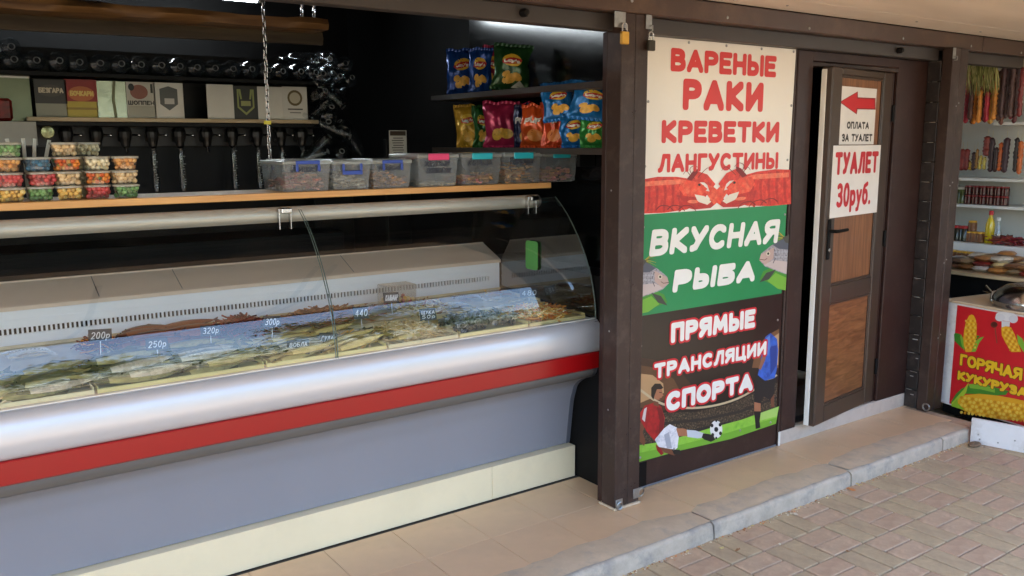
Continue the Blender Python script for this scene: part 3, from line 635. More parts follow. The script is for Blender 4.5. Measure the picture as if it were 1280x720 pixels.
# ================================================================== TOILET DOOR (ajar, hinged right)
HX, HY = 2.128, .118; DA = math.radians(8.2); DW = .70; DZ0, DZ1 = .094, 1.968
du = Vector((-math.cos(DA), -math.sin(DA), 0)); dn = Vector((math.sin(DA), -math.cos(DA), 0)); dn = Vector((math.sin(DA), -math.cos(DA), 0))
DM = Matrix((( -du.x, -dn.x, 0, HX), (-du.y, -dn.y, 0, HY), (0, 0, 1, 0), (0, 0, 0, 1)))     # local x from the hinge (negative to the left), y into the leaf, z up
dr = thing('toilet_door', 'brown framed door with two wood grain panels standing ajar', 'door', (HX, HY, DZ0))
PVC = mat('brown_pvc', (66, 53, 45), .34, var=.08, vs=4, bump=.03, bs=60)
def dbox(lo, hi, b, name, m, par=None): q = MB(); q.box(lo, hi, b, DM); return q.build(name, m, par or dr)
SW = .105
dbox((-DW, 0, DZ0), (-DW+SW, .058, DZ1), .006, 'stile', PVC); dbox((-SW, 0, DZ0), (0, .058, DZ1), .006, 'stile', PVC)
pl = lambda px_, py_: atp(px_, py_, (HX, HY, 0), dn)
zmr = (at(1062, 356, 1, .1).z, )
zr = [pl(1075, 97).z, pl(1063, 352).z, pl(1060, 374).z, pl(1052, 498).z]
dbox((-DW+SW+.0005, 0.001, zr[0]+.005), (-SW-.0005, .058, DZ1-.0005), .005, 'rail', PVC)
dbox((-DW+SW+.0005, 0.001, zr[2]), (-SW-.0005, .058, zr[1]), .005, 'rail', PVC)
dbox((-DW+SW+.0005, 0.001, DZ0+.0005), (-SW-.0005, .058, zr[3]), .005, 'rail', PVC)
WD1 = wood('door_wood_upright', (104, 66, 43), (144, 97, 64), 6, 2, .34, 7); WD2 = wood('door_wood_level', (102, 64, 42), (142, 95, 62), 6, 0, .34, 7)
dbox((-DW+SW-.004, .014, zr[1]-.004), (-SW+.004, .03, zr[0]+.009), 0, 'wood_panel', WD1); dbox((-DW+SW-.004, .014, zr[3]-.004), (-SW+.004, .03, zr[2]+.004), 0, 'wood_panel', WD2)
for z0, z1 in ((zr[1], zr[0]+.005), (zr[3], zr[2])):
    q = MB()
    for lo, hi in (((-DW+SW, .006, z0), (-DW+SW+.012, .0139, z1)), ((-SW-.012, .006, z0), (-SW, .0139, z1)), ((-DW+SW+.0121, .006, z1-.012), (-SW-.0121, .0139, z1)), ((-DW+SW+.0121, .006, z0), (-SW-.0121, .0139, z0+.012))): q.box(lo, hi, .002, DM)
    q.build('glazing_bead', PVC, dr)
dbox((-DW-.0075, .03, DZ0+.002), (-DW-.0004, .0575, DZ1-.012), .002, 'white_edge', mat('white_pvc', (226, 224, 218), .35, var=.05))
h0 = pl(1034, 300)
zh = pl(1040, 288).z
q = MB(); q.box((-DW+.028, -.009, zh-.15), (-DW+.056, -.0005, zh+.06), .004, DM); hd = q.build('handle', BLACKM, dr)
q = MB(); q.tube([DM @ Vector(p) for p in ((-DW+.042, -.009, zh), (-DW+.042, -.045, zh), (-DW+.055, -.05, zh), (-DW+.15, -.05, zh+.002))], .009, 8); q.build('lever', BLACKM, hd, 50)
q = MB(); q.lathe([(.011, 0), (.011, .004), (.006, .005)], n=10, M=DM @ T((-DW+.042, -.0092, zh-.1)) @ Matrix.Rotation(PI/2, 4, 'X')); q.build('lock_cylinder', CHROME, hd)
for z in (.3, 1.05, 1.75):
    q = MB(); q.lathe([(.009, -.045), (.009, .045)], (HX+.012, HY-.004, z), 10); q.build('hinge', BLACKM, dr, 40)
# paper signs on the door
du2 = -du
def sheet(lbl, name, c4, cat='sign'):
    P = [pl(*c)+dn*.0006 for c in c4]; u0 = min((p-Vector((HX, HY, 0))).dot(du2) for p in P); u1 = max((p-Vector((HX, HY, 0))).dot(du2) for p in P); z0 = min(p.z for p in P); z1 = max(p.z for p in P)
    return u0, u1, z0, z1
def door_sign(lbl, u0, u1, z0, z1, y):
    t = thing('paper_sign', lbl, 'sign', DM @ Vector(((u0+u1)/2, y, z0)))
    q = MB(); q.box((u0, y, z0), (u1, y+.0012, z1), 0, DM); q.build('paper', flat((240, 238, 234), .5), t); return t
U = lambda px_, py_: ((pl(px_, py_)-Vector((HX, HY, 0))).dot(du2), pl(px_, py_).z)
ua, za1 = U(1052, 107); ub, _ = U(1099, 110); ua2, za0 = U(1047, 181); 
s1 = door_sign('white sheet with red arrow pointing left for the toilet fee', ua, ub, za0, za1, .0118)
O1 = DM @ Vector((0, .0118, 0))
fa = lambda px_, py_: DM @ Vector((U(px_, py_)[0], .0118, U(px_, py_)[1]))
a = Art(fa, dn, .0006); a.p([(1052, 127.5), (1075, 114), (1075, 121.5), (1097, 122.5), (1097, 137), (1074.5, 136.5), (1073.5, 143)], (150, 20, 26)); a.p([(1053.5, 127.5), (1074, 115.5), (1074, 123), (1096, 124), (1096, 135.5), (1073.5, 135), (1072.5, 141.5)], (216, 30, 42)); a.build('arrow_print', s1)
def dtext(body, lb, rt, rgb, wt, par, y, **k):
    (u0, z0), (u1, z1) = U(*lb), U(*rt); lettering(body, DM @ Vector((u0, y, z0)), du2, (0, 0, 1), u1-u0, z1-z0, flat(rgb), par, .0008, wt, **k)
dtext('ОПЛАТА', (1061, 161), (1089, 152.5), (52, 48, 48), .0048, s1, .0118, gap=.32)
dtext('ЗА ТУАЛЕТ', (1054.5, 177), (1093, 167.5), (52, 48, 48), .0048, s1, .0118, gap=.32)
ua, za1 = U(1041.5, 182); ub, _ = U(1101, 178); _, za0 = U(1037, 273)
s2 = door_sign('larger white sheet with the red toilet price below the arrow', ua, ub, za0, za1, -.0022)
dtext('ТУАЛЕТ', (1042.5, 219), (1098, 189), (206, 34, 46), .0135, s2, -.0022, gap=.42)
dtext('30руб.', (1044, 260), (1089, 226), (206, 34, 46), .0115, s2, -.0022, gap=.34)
# ================================================================== REFRIGERATED DISPLAY COUNTER
XL, XE = -3.6, .12
dc = thing('display_counter', 'refrigerated display counter with curved glass, silver bumper and red stripe', 'display counter', (-1.2, .6, 0))
ALU = mat('satin_aluminium', (212, 213, 217), .4, metal=.45, var=.03, vs=2, bump=.02, bs=200, stretch=(.05, 1, 1))
CREAM = mat('cream_plinth', (238, 225, 190), .4, var=.04, vs=3, dirt=(231, 219, 185), dsc=2.5)
GREYB = mat('grey_blue_panel', (142, 144, 153), .36, var=.04, vs=1.5, spec=.5)
GREYD = mat('grey_trim', (104, 102, 100), .45, var=.05)
REDS = mat('red_stripe', (158, 12, 16), .32, var=.04, vs=4)
for x0, x1 in ((XL, -2.205), (-2.203, -.365), (-.363, XE)):
    q = MB(); q.box((x0, .418, .0015), (x1, .5, .1565), .0012); q.build('plinth_panel', CREAM, dc)
q = MB(); q.box((XL, .43, .0), (XE-.004, .49, .0012)); q.build('plinth_gap', BLACKM, dc)
# front: rounded apron from the red stripe back to the plinth
pan = crom([(.299, .5245), (.345, .508), (.398, .468), (.42, .42), (.434, .37), (.448, .27), (.462, .16)], 6)
q = MB(); q.extr(pan+[(z[0]+.02, z[1]) for z in reversed(pan)], XL, XE-.022); q.build('front_panel', GREYB, dc, 40)
und = crom([(.2605, .5745), (.266, .556), (.279, .538), (.2985, .5255)], 5)
q = MB(); q.extr(und+[(y+.012, z+.012) for y, z in reversed(und)], XL, XE-.006); q.build('lower_trim', GREYD, dc, 40)
q = MB(); q.extr([(.2555, .576), (.2505, .581), (.2495, .65), (.2535, .6545), (.266, .6545), (.266, .576)], XL, XE-.003); q.build('red_stripe', REDS, dc, 25)
bum = crom([(.2555, .6565), (.2445, .668), (.237, .69), (.2335, .72), (.2375, .755), (.249, .782), (.266, .799), (.276, .803)], 7)
q = MB(); q.extr(bum+[(.29, .79), (.29, .6565)], XL, XE); q.build('bumper', ALU, dc, 40)
q = MB(); q.extr([(.2765, .8035), (.2765, .8075), (.292, .8075), (.292, .80)], XL, XE); q.build('glass_channel', mat('channel_white', (214, 214, 210), .35), dc)
# right hand end cheek following the apron
ch = pan[::-1]+und[::-1]+[(.2555, .60), (.2555, .655), (.24, .70), (.238, .75), (.26, .795), (.30, .802), (.98, .802), (.98, .16)]
chk = [(y-.003 if .3 < y < .5 else y, z) for y, z in ch]
q = MB(); q.extr(chk, XE-.0215, XE-.0005); q.build('end_cheek', mat('end_grey', (92, 96, 106), .4, var=.05), dc, 30)
q = MB(); q.box((XL, .5, .15), (XE-.03, 1.2, .78)); q.build('tub_body', GREYD, dc)
# glass
gp = crom([(.568, 1.344), (.51, 1.298), (.454, 1.242), (.40, 1.172), (.355, 1.10), (.308, 1.005), (.28, .91), (.2695, .85), (.2685, .808)], 5)
GLASS = clear('counter_glass', (.975, .985, .98), .08, .008, (196, 186, 172), smear_haze=.035)  # milky tint: dust on the pane plus painted haze in place of reflections
GEDGE = mat('glass_edge', (120, 138, 132), .2, var=.05)
def pane(x0, x1):
    n = len(gp); inner = [(y+.006, z+.002) for y, z in gp]
    q = MB(); v = []
    for x in (x0, x1): v += [(x, y, z) for y, z in gp]
    q.add(v, [(k, k+1, n+k+1, n+k) for k in range(n-1)]); o = q.build('glass_pane', GLASS, dc, 60)
    for xa, xb in ((x0, x0+.0025), (x1-.0025, x1)):
        q = MB(); q.extr(gp+inner[::-1], xa, xb); q.build('glass_edge', GEDGE, o, 60)
pane(XL, -1.159); pane(-1.153, XE-.006)
# flat glass end
pe = [(y, z) for y, z in gp]+[(.30, .806), (1.03, .86), (1.03, 1.0), (.78, 1.34)]
q = MB(); q.add([(XE-.003, y, z) for y, z in pe], [tuple(range(len(pe)))]); q.build('end_glass', clear('end_glass_m', (.6, .63, .62), .22, 0.), dc)
# top tube, clips, rear post
q = MB(); q.tube([(XL, .628, 1.325), (XE-.085, .628, 1.325)], .0305, 20); tb = q.build('top_tube', mat('tube_alu', (204, 204, 196), .34, metal=.35, var=.04, stretch=(.1, 1, 1)), dc, 50)
q = MB(); q.lathe([(.0315, 0), (.0315, .012), (.025, .02), (.0, .021)], n=18, M=T((XE-.085, .628, 1.325)) @ Matrix.Rotation(PI/2, 4, 'Y')); q.build('tube_cap', STEEL, tb, 40)
for x in (-1.215, -.02, -2.95):
    q = MB(); q.box((x-.02, .552, 1.334), (x+.022, .60, 1.354), .003); q.box((x-.024, .574, 1.27), (x-.02, .60, 1.352), .001); q.box((x+.022, .574, 1.27), (x+.026, .60, 1.352), .001); q.build('glass_clip', CHROME, dc)
# inside: deck, white rear duct with slots, beige work ledge
DECK = mat('deck_steel', (196, 196, 192), .35, metal=.3, var=.08)
q = MB(); q.extr([(.295, .79), (.295, .802), (1.038, .842), (1.038, .80)], XL, XE-.008); q.build('deck', DECK, dc)
DUCT = mat('white_duct', (242, 245, 248), .38, var=.03, vs=2)
z0, zs0, zs1, z1 = .845, .889, .913, .980
q = MB(); q.box((XL, 1.04, z0), (XE-.01, 1.06, zs0)); q.build('duct_panel', DUCT, dc)
q = MB(); q.box((XL, 1.04, zs1), (XE-.01, 1.06, z1)); q.build('duct_panel', DUCT, dc)
q = MB(); q.box((XL, 1.0365, .944), (XE-.01, 1.0395, .947)); q.build('duct_seam', DUCT, dc)
q = MB(); q.box((XL, 1.052, zs0+.0002), (XE-.012, 1.056, zs1-.0002)); q.build('duct_void', BLACKM, dc)
q = MB(); x = XL
while x < XE-.08:
    q.box((x, 1.0402, zs0+.0003), (x+.007, 1.0515, zs1-.0003)); x += .0165
stuff(q.build('duct_slats', DUCT, dc))
q = MB(); q.box((x-.002, 1.0402, zs0+.0003), (XE-.01, 1.0515, zs1-.0003)); q.build('duct_slat_end', DUCT, dc)
LEDGE = mat('beige_ledge', (222, 202, 180), .36, var=.06, vs=2, stretch=(.3, 1, 1))
q = MB(); q.extr([(1.028, .982), (1.028, .996), (1.033, 1.0), (1.19, 1.068), (1.19, 1.05), (1.04, .982)], XL, XE-.009); q.build('ledge', LEDGE, dc)
q = MB(); q.extr([(1.191, 1.05), (1.191, 1.073), (1.203, 1.073), (1.203, 1.05)], XL, XE-.009); q.build('ledge_lip', LEDGE, dc)
for x in (-1.82, -1.5, -.72):
    q = MB(); q.extr([(1.04, 1.0036), (1.187, 1.0673), (1.187, 1.0679), (1.04, 1.0043)], x, x+.003); q.build('ledge_joint', GREYD, dc)
q = MB(); q.box((XL, 1.205, .1), (XE-.03, 1.24, 1.04)); q.build('rear_panel', GREYD, dc)
# green tag on the end glass
p = at(665, 319, 0, XE-.012)
q = MB(); pts = [(p.y+sy*.042*math.copysign(1, c), p.z+.062*math.copysign(1, s)) for c, s, sy in ()]
cor = []
for cx, cz, a0 in ((.034, .055, 0), (-.034, .055, 90), (-.034, -.055, 180), (.034, -.055, 270)):
    cor += [(p.y+cx+.014*math.cos(math.radians(a0+t)), p.z+cz+.016*math.sin(math.radians(a0+t))) for t in (0, 30, 60, 90)]
q.extr(cor, XE-.016, XE-.011); tag(q.build('green_tag', mat('green_plastic', (104, 186, 96), .45, var=.05)), 'rounded green plastic tag on the end glass of the counter', 'tag')
# ================================================================== GOODS IN THE COUNTER
def fish_mesh(L, hw, th, m, seed):
    r = random.Random(seed); n = 9; k = 8; v = []; f = []; S = [0, .06, .14, .26, .42, .58, .72, .84, .90]; bend = r.uniform(-.05, .05)
    for s in S:
        wd = hw*max(.06, (math.sin(PI*min(1, s*1.08+.03))**.75))*(1 if s < .8 else .8); tt = th*max(.08, math.sin(PI*min(1, s*1.02+.04))**.8)
        for j in range(k):
            a = 2*PI*j/k; v.append(Vector(((s-.5)*L, math.cos(a)*wd+bend*L*(s-.4)**2, math.sin(a)*tt+th*.6)))
    for i in range(len(S)-1):
        for j in range(k): f.append((i*k+j, i*k+(j+1) % k, (i+1)*k+(j+1) % k, (i+1)*k+j))
    f += [tuple(reversed(range(k))), tuple((len(S)-1)*k+j for j in range(k))]
    q = MB(); yb = bend*L*.25; mb_, ml_ = m
    for t_ in f:
        ym = sum(v[i].y for i in t_)/len(t_); xm = sum(v[i].x for i in t_)/len(t_); q.f.append(t_); mm = mb_ if (ym > hw*.15 or xm < -.36*L) else ml_
        if mm not in q.mats: q.mats.append(mm)
        q.m.append(q.mats.index(mm))
    q.v += [tuple(x_) for x_ in v]
    q.ball((-.43*L, hw*.12, th*1.05), .0035, 6, 4, m=BLACKM)
    def fin(pts, t=.0016):
        n2 = len(pts); q.add([Vector((x*L, y, th*.6+t)) for x, y in pts]+[Vector((x*L, y, th*.6-t)) for x, y in pts], [tuple(range(n2)), tuple(range(2*n2-1, n2-1, -1))]+[(i, n2+i, n2+(i+1) % n2, (i+1) % n2) for i in range(n2)], mb_)
    fin([(.39, yb+hw*.14), (.5, yb+hw*.95), (.455, yb), (.5, yb-hw*.95), (.39, yb-hw*.14)]); fin([(-.1, hw*.9), (.02, hw*1.45), (.2, hw*.72)]); fin([(.1, -hw*.85), (.2, -hw*1.25), (.24, -hw*.6)])
    return q.mesh('dried_fish', None, 45)
FM = [mat('fish_olive', (176, 166, 104), .42, var=.35, vs=22, bump=.4, bs=150, dirt=(122, 114, 66), dsc=16), mat('fish_silver', (206, 200, 176), .28, metal=.2, var=.22, vs=24, bump=.35, bs=160, dirt=(150, 140, 98), dsc=14),
      mat('fish_gold', (224, 206, 132), .38, var=.22, vs=20, bump=.35, bs=150, dirt=(184, 160, 92), dsc=12), mat('fish_dark', (110, 104, 88), .34, metal=.1, var=.4, vs=30, bump=.4, bs=150, dirt=(186, 180, 156), dsc=20),
      mat('fish_red', (150, 84, 48), .4, var=.25, vs=22, bump=.3, bs=120, dirt=(104, 52, 30), dsc=12)]
FB_ = [mat('back_olive', (98, 96, 54), .35, var=.4, vs=40, bump=.4, bs=150), mat('back_gold', (172, 150, 82), .38, var=.3, vs=40, bump=.4, bs=150), mat('back_grey', (58, 56, 50), .3, var=.4, vs=40, bump=.4, bs=150), mat('back_red', (96, 44, 26), .38, var=.3, vs=40)]
KIND = {'olive': [fish_mesh(.30, .036, .014, (FB_[0], FM[0]), i) for i in (1, 2)]+[fish_mesh(.27, .032, .013, (FB_[0], FM[1]), 3)],
        'pale': [fish_mesh(.31, .024, .012, (FB_[1], FM[2]), 4), fish_mesh(.28, .022, .011, (FB_[1], FM[2]), 5), fish_mesh(.3, .022, .011, (FB_[0], FM[1]), 6)],
        'small': [fish_mesh(.17, .019, .011, (FB_[2], FM[3]), 7), fish_mesh(.15, .018, .010, (FB_[2], FM[3]), 8), fish_mesh(.16, .018, .010, (FB_[2], FM[1]), 9)],
        'smoked': [fish_mesh(.24, .028, .015, (FB_[3], FM[4]), 10), fish_mesh(.2, .026, .014, (FB_[3], FM[4]), 11)]}
dz = lambda y: .802+(y-.295)*.0538
def pile(kind, cols, rows, lay, x0, x1, y0, y1, ang, spread, label, grp, seed):
    """fish laid side by side in columns and rows, layer on layer, all pointing much the same way"""
    r = random.Random(seed)
    for l in range(lay):
        for c in range(cols):
            for k in range(rows):
                if r.random() < .1+.12*l: continue
                x = x0+(x1-x0)*(c+.5+.25*(l % 2))/cols+r.uniform(-.012, .012); y = y0+(y1-y0)*(k+.5)/rows+r.uniform(-.005, .005)
                o = link('dried_fish', KIND[kind][r.randrange(3) % len(KIND[kind])]); o.location = (x, y, dz(y)+.008+.016*l+r.uniform(0, .005)); s_ = r.uniform(.9, 1.06); o.scale = (s_, s_, s_)
                o.rotation_euler = (r.uniform(.1, .45), r.uniform(-.05, .05), ang+r.uniform(-spread, spread)); tag(o, label, 'fish', grp)
def tray(x0, x1, y0, y1, rgb, label, h=.012):
    t = thing('tray', label, 'tray', ((x0+x1)/2, (y0+y1)/2, dz(y0)), 'trays in the display counter'); z0, z1 = dz(y0)+.0015, dz(y1)+.0015; m = mat('tray_%d_%d_%d' % rgb, rgb, .45, var=.12, vs=9, bump=.15, bs=20)
    q = MB(); q.add([(x0, y0, z0), (x1, y0, z0), (x1, y1, z1), (x0, y1, z1), (x0, y0, z0+.003), (x1, y0, z0+.003), (x1, y1, z1+.003), (x0, y1, z1+.003)], [(0, 3, 2, 1), (4, 5, 6, 7), (0, 1, 5, 4), (1, 2, 6, 5), (2, 3, 7, 6), (3, 0, 4, 7)]); q.build('bottom', m, t)
    q = MB()
    for a, b in (((x0, y0), (x1, y0+.003)), ((x0, y1-.003), (x1, y1)), ((x0, y0+.0031), (x0+.003, y1-.0031)), ((x1-.003, y0+.0031), (x1, y1-.0031))):
        zz = dz((a[1]+b[1])/2)+.0046; q.box((a[0], a[1], zz), (b[0], b[1], zz+h))
    q.build('rim', m, t)
tray(-2.52, -1.98, .31, .62, (222, 214, 168), 'pale tray at the left end of the front row')
tray(-1.97, -1.42, .31, .62, (206, 198, 128), 'olive tray under the big pile of grey green dried fish')
tray(-1.41, -.93, .31, .62, (226, 216, 146), 'yellowish tray under the long pale dried fish')
tray(-.92, -.60, .31, .62, (222, 212, 168), 'cream tray of shredded squid in the front row')
tray(-.59, -.24, .31, .62, (222, 210, 146), 'straw coloured tray under the small dark dried fish')
tray(-.23, .085, .31, .62, (214, 200, 140), 'cream tray with orange shreds at the right end')
tray(-2.52, -1.85, .65, 1.0, (214, 206, 180), 'pale tray at the left of the back row')
tray(-1.84, -1.2, .65, 1.0, (206, 190, 150), 'beige tray of reddish snacks in the back row')
tray(-1.19, -.6, .65, 1.0, (214, 196, 150), 'tan tray of brown fish sticks in the back row')
tray(-.59, .085, .65, 1.0, (216, 200, 160), 'sand coloured tray of sealed packs in the back row')
pile('olive', 2, 5, 3, -1.94, -1.46, .34, .6, .13, .1, 'big grey green dried fish in the dark pile at the front left', 'grey green dried fish', 21)
pile('olive', 2, 5, 2, -2.5, -2.0, .34, .6, .1, .08, 'dried fish lying in the pale tray at the left end', 'dried fish at the left end', 22)
pile('pale', 2, 7, 2, -1.36, -.98, .34, .6, .3, .08, 'long pale yellow dried fish behind the middle of the glass', 'pale dried fish', 23)
pile('small', 9, 2, 2, -.57, -.26, .34, .58, .95, .14, 'small dark dried fish in the heap at the front right', 'small dark dried fish', 24)
pile('pale', 1, 6, 1, -.86, -.68, .36, .6, .2, .15, 'pale fish fillet on the cream squid tray', 'fillets on the squid tray', 25)
pile('smoked', 2, 5, 2, -1.8, -1.46, .7, .96, .05, .12, 'reddish smoked fish in the back row tray', 'smoked fish', 26)
def shreds(name, label, cat, x0, x1, y0, y1, n, L, wd, mats, seed, hgt=.03, ang=.0, sp=3.):
    r = random.Random(seed); q = MB()
    for i in range(n):
        u, v = r.gauss(.5, .2), r.gauss(.5, .2); u = min(1, max(0, u)); v = min(1, max(0, v)); x = x0+(x1-x0)*u; y = y0+(y1-y0)*v; z = dz(y)+.006+hgt*r.random()*max(.1, 1-2.2*((u-.5)**2+(v-.5)**2))
        M = T((x, y, z)) @ Matrix.Rotation(ang+r.uniform(-sp, sp), 4, 'Z') @ Matrix.Rotation(r.uniform(-.5, .5), 4, 'Y') @ Matrix.Rotation(r.uniform(-1, 1), 4, 'X'); l = L*r.uniform(.6, 1.2)
        q.box((-l/2, -wd/2, -wd*.25), (l/2, wd/2, wd*.25), wd*.15, M, r.choice(mats))
    return stuff(tag(q.build(name, None), label, cat))
SQ = [mat('squid_%d' % i, c, .5, var=.15, vs=40) for i, c in enumerate([(226, 204, 150), (214, 184, 122), (236, 220, 178)])]
OR = [mat('orange_shred_%d' % i, c, .45, var=.15, vs=40) for i, c in enumerate([(226, 150, 50), (230, 184, 86), (206, 116, 40), (236, 214, 150)])]
GRC = [mat('grey_flake', (150, 146, 112), .5, var=.3, vs=40)]
BR = [mat('brown_stick_%d' % i, c, .5, var=.2, vs=40) for i, c in enumerate([(140, 84, 44), (166, 108, 58), (112, 62, 34)])]
RR = [mat('red_stick_%d' % i, c, .4, var=.2, vs=40) for i, c in enumerate([(120, 44, 30), (150, 62, 40), (88, 32, 26)])]
shreds('squid_shreds', 'heap of cream shredded squid in the front row', 'squid', -.91, -.61, .32, .61, 700, .06, .006, SQ, 1, .035)
shreds('orange_shreds', 'heap of orange and yellow fish shreds at the front right', 'fish shreds', -.24, .08, .32, .6, 800, .05, .006, OR, 2, .04)
shreds('brown_sticks', 'bundle of brown dried fish sticks in the back row', 'fish sticks', -1.2, -.75, .68, .95, 300, .1, .009, BR, 3, .05, 0, .4)
shreds('dark_red_sticks', 'heap of dark red dried meat sticks in the back row', 'meat sticks', -1.45, -1.2, .7, .93, 260, .07, .009, RR, 4, .06)
shreds('red_shrimps', 'little pile of red dried shrimps in the back row', 'shrimps', -1.95, -1.78, .74, .93, 160, .05, .008, RR+OR[:1], 5, .05)
shreds('yellow_shreds', 'flat spread of yellow squid rings in the front middle', 'squid', -1.12, -.94, .34, .6, 260, .05, .006, SQ+OR[1:2], 6, .03)
shreds('straw_shreds', 'straw coloured shreds between packs in the back row', 'fish shreds', -.62, -.34, .68, .95, 260, .06, .007, SQ+BR[1:2], 7, .03)
shreds('pale_flakes', 'scatter of pale fish flakes along the left end tray', 'fish flakes', -2.5, -2.0, .32, .6, 420, .05, .008, SQ+GRC, 8, .02)
# sealed packs
FILM = clear('pack_film', (.97, .95, .88), .05, .16, (232, 220, 176), .06)
def pack(p, wd, dp, ang, cmat, label, grp, seed, th=.016):
    r = random.Random(seed); t = thing('sealed_pack', label, 'pack', (0, 0, 0), grp); n, m_ = 8, 6; v = []; f = []
    for j in range(m_+1):
        for i in range(n+1):
            u, w_ = i/n*2-1, j/m_*2-1; b = max(0, (1-u*u)*(1-w_*w_))**.6; v.append((u*wd/2, w_*dp/2, .004+th*b+mnoise.noise(Vector((u*3+seed, w_*3, 0)))*.004*b))
    for j in range(m_):
        for i in range(n): a0 = j*(n+1)+i; f.append((a0, a0+1, a0+n+2, a0+n+1))
    q = MB(); q.add(v, f); q.build('film', FILM, t, 60)
    q = MB()
    for i in range(16):
        M = T((r.uniform(-.36, .36)*wd, r.uniform(-.36, .36)*dp, .005+r.random()*th*.35)) @ RZ(r.uniform(-.6, .6)); q.box((-wd*.16, -.006, -.002), (wd*.16, .006, .002), .001, M, r.choice(cmat))
    stuff(q.build('contents', None, t)); t.location = p; t.rotation_euler = (0, 0, ang)
PK = [('sealed pack of squid lying flat at the right of the back row', SQ), ('sealed pack of violet grey fish in the back row', [mat('violet_fish', (92, 66, 84), .4, var=.3, vs=30), SQ[1]]), ('clear pack of orange fillets by the end glass', OR), ('clear pack of brown strips in front of the white duct', BR)]
r = random.Random(9)
for i, (x, y, c, lb) in enumerate([(-.48, .88, 0, 'sealed squid pack against the white duct, left of the flat packs'), (-.34, .74, 1, 'sealed pack with violet contents in the middle of the flat packs'), (-.2, .86, 3, 'sealed pack of brown strips behind the violet pack'), (-.06, .74, 0, 'pale sealed pack under the black price tag by the end glass'), (.0, .88, 2, 'sealed pack of orange fillets in the back corner by the end glass'),
                                   (.02, .42, 2, 'flat pack of pink fillet at the right end of the front row'), (-.02, .56, 0, 'white sealed pack beside the orange shreds'), (-.14, .58, 0, 'second white sealed pack behind the orange shreds'), (-2.3, .8, 3, 'sealed brown pack at the left of the back row'), (-2.1, .86, 0, 'pale sealed pack at the left of the back row'), (-.66, .9, 3, 'sealed pack of brown strips beside the stick bundle')]):
    pack((x, y, dz(y)+.012), .15, .19, r.uniform(-.5, .5), PK[c][1], lb, 'sealed fish packs', i)
# clear standing tub of pink and yellow pieces
p = at(497, 400, 1, .84)
t = thing('clear_box', 'clear plastic box of pink and yellow pieces in front of the duct', 'box', (p.x, .84, dz(.84)))
q = MB(); q.box((p.x-.075, .79, dz(.84)+.012), (p.x+.075, .89, dz(.84)+.13), .004); q.build('box', clear('clear_box_m', (.9, .88, .84), .06, .12, (220, 200, 180)), t)
q = MB(); r = random.Random(3)
for i in range(60): q.ball((p.x+r.uniform(-.065, .065), .84+r.uniform(-.04, .04), dz(.84)+.022+r.random()*.045), .011, 6, 4, m=r.choice([mat('pink_piece', (176, 96, 100), .5), SQ[0], OR[1]]))
stuff(q.build('contents', None, t))
# chalk price tags
CHALK = mat('chalk_paint', (214, 218, 222), .8, var=.1); TAGB = mat('tag_black', (24, 24, 25), .4, var=.2, vs=20)
def price(px_, py_, y, wpx, hpx, ang, words, label):
    p = at(px_, py_, 1, y); s = depth(p)/F; W, H = wpx*s*1.08, hpx*s*1.1
    t = thing('price_tag', label, 'price tag', (0, 0, 0), 'chalk price tags')
    q = MB(); q.box((-W/2, 0, -H/2), (W/2, .0025, H/2), .0008); q.build('card', TAGB, t)
    q = MB(); q.tube([(0, .004, -H/2-.05), (0, .004, 0)], .0018, 6); q.build('stick', WHITEP, t)
    n = len(words)
    for i, wd in enumerate(words):
        h = H*.72/n*.8; z = H*.36-(i+1)*H*.72/n+h*.1; lettering(wd, (-W*.4, 0, z), (1, 0, 0), (0, 0, 1), W*.8, h, CHALK, t, .0008, max(.0011, h*.055), shear=.18, gap=.34)
    t.location = p; t.rotation_euler = (math.radians(-18), 0, ang)
price(125, 419, .60, 25, 14, -.32, ['200р'], 'black tag chalked 200 leaning at the back left')
price(196, 430, .50, 24, 13, -.2, ['250р'], 'black tag chalked 250 in the middle of the back row')
price(263, 413, .56, 22, 12, -.3, ['320р'], 'black tag at the edge of the reddish smoked fish')
price(373, 434, .36, 25, 17, -.3, ['ВОБЛА', '80р'], 'black tag with two chalk lines on the pale yellow fish')
price(410, 424, .42, 22, 14, -.75, ['СУДАК'], 'upper of two overlapping black tags by the glass joint')
price(421, 438, .37, 24, 15, -.3, ['ТАРАНЬ'], 'lower of two overlapping black tags by the glass joint')
price(451, 391, .60, 18, 14, -.2, ['440'], 'black tag chalked 440 on the brown fish sticks')
price(489, 372, .78, 18, 12, -.3, ['КАЛЬМАР'], 'grey black tag on the clear plastic box')
price(535, 393, .50, 20, 14, -.2, ['ЩУКА', '50р'], 'black tag at the middle of the front right goods')
price(577, 410, .36, 16, 15, .05, ['ТАРАНЬ', '75р'], 'black upright tag over the small dark fish')
price(661, 366, .70, 22, 10, -.3, ['480'], 'black tag chalked 480 on the sealed packs by the end glass')
price(340, 402, .56, 20, 13, -.5, ['300р'], 'black tag lying on the dark red meat sticks')
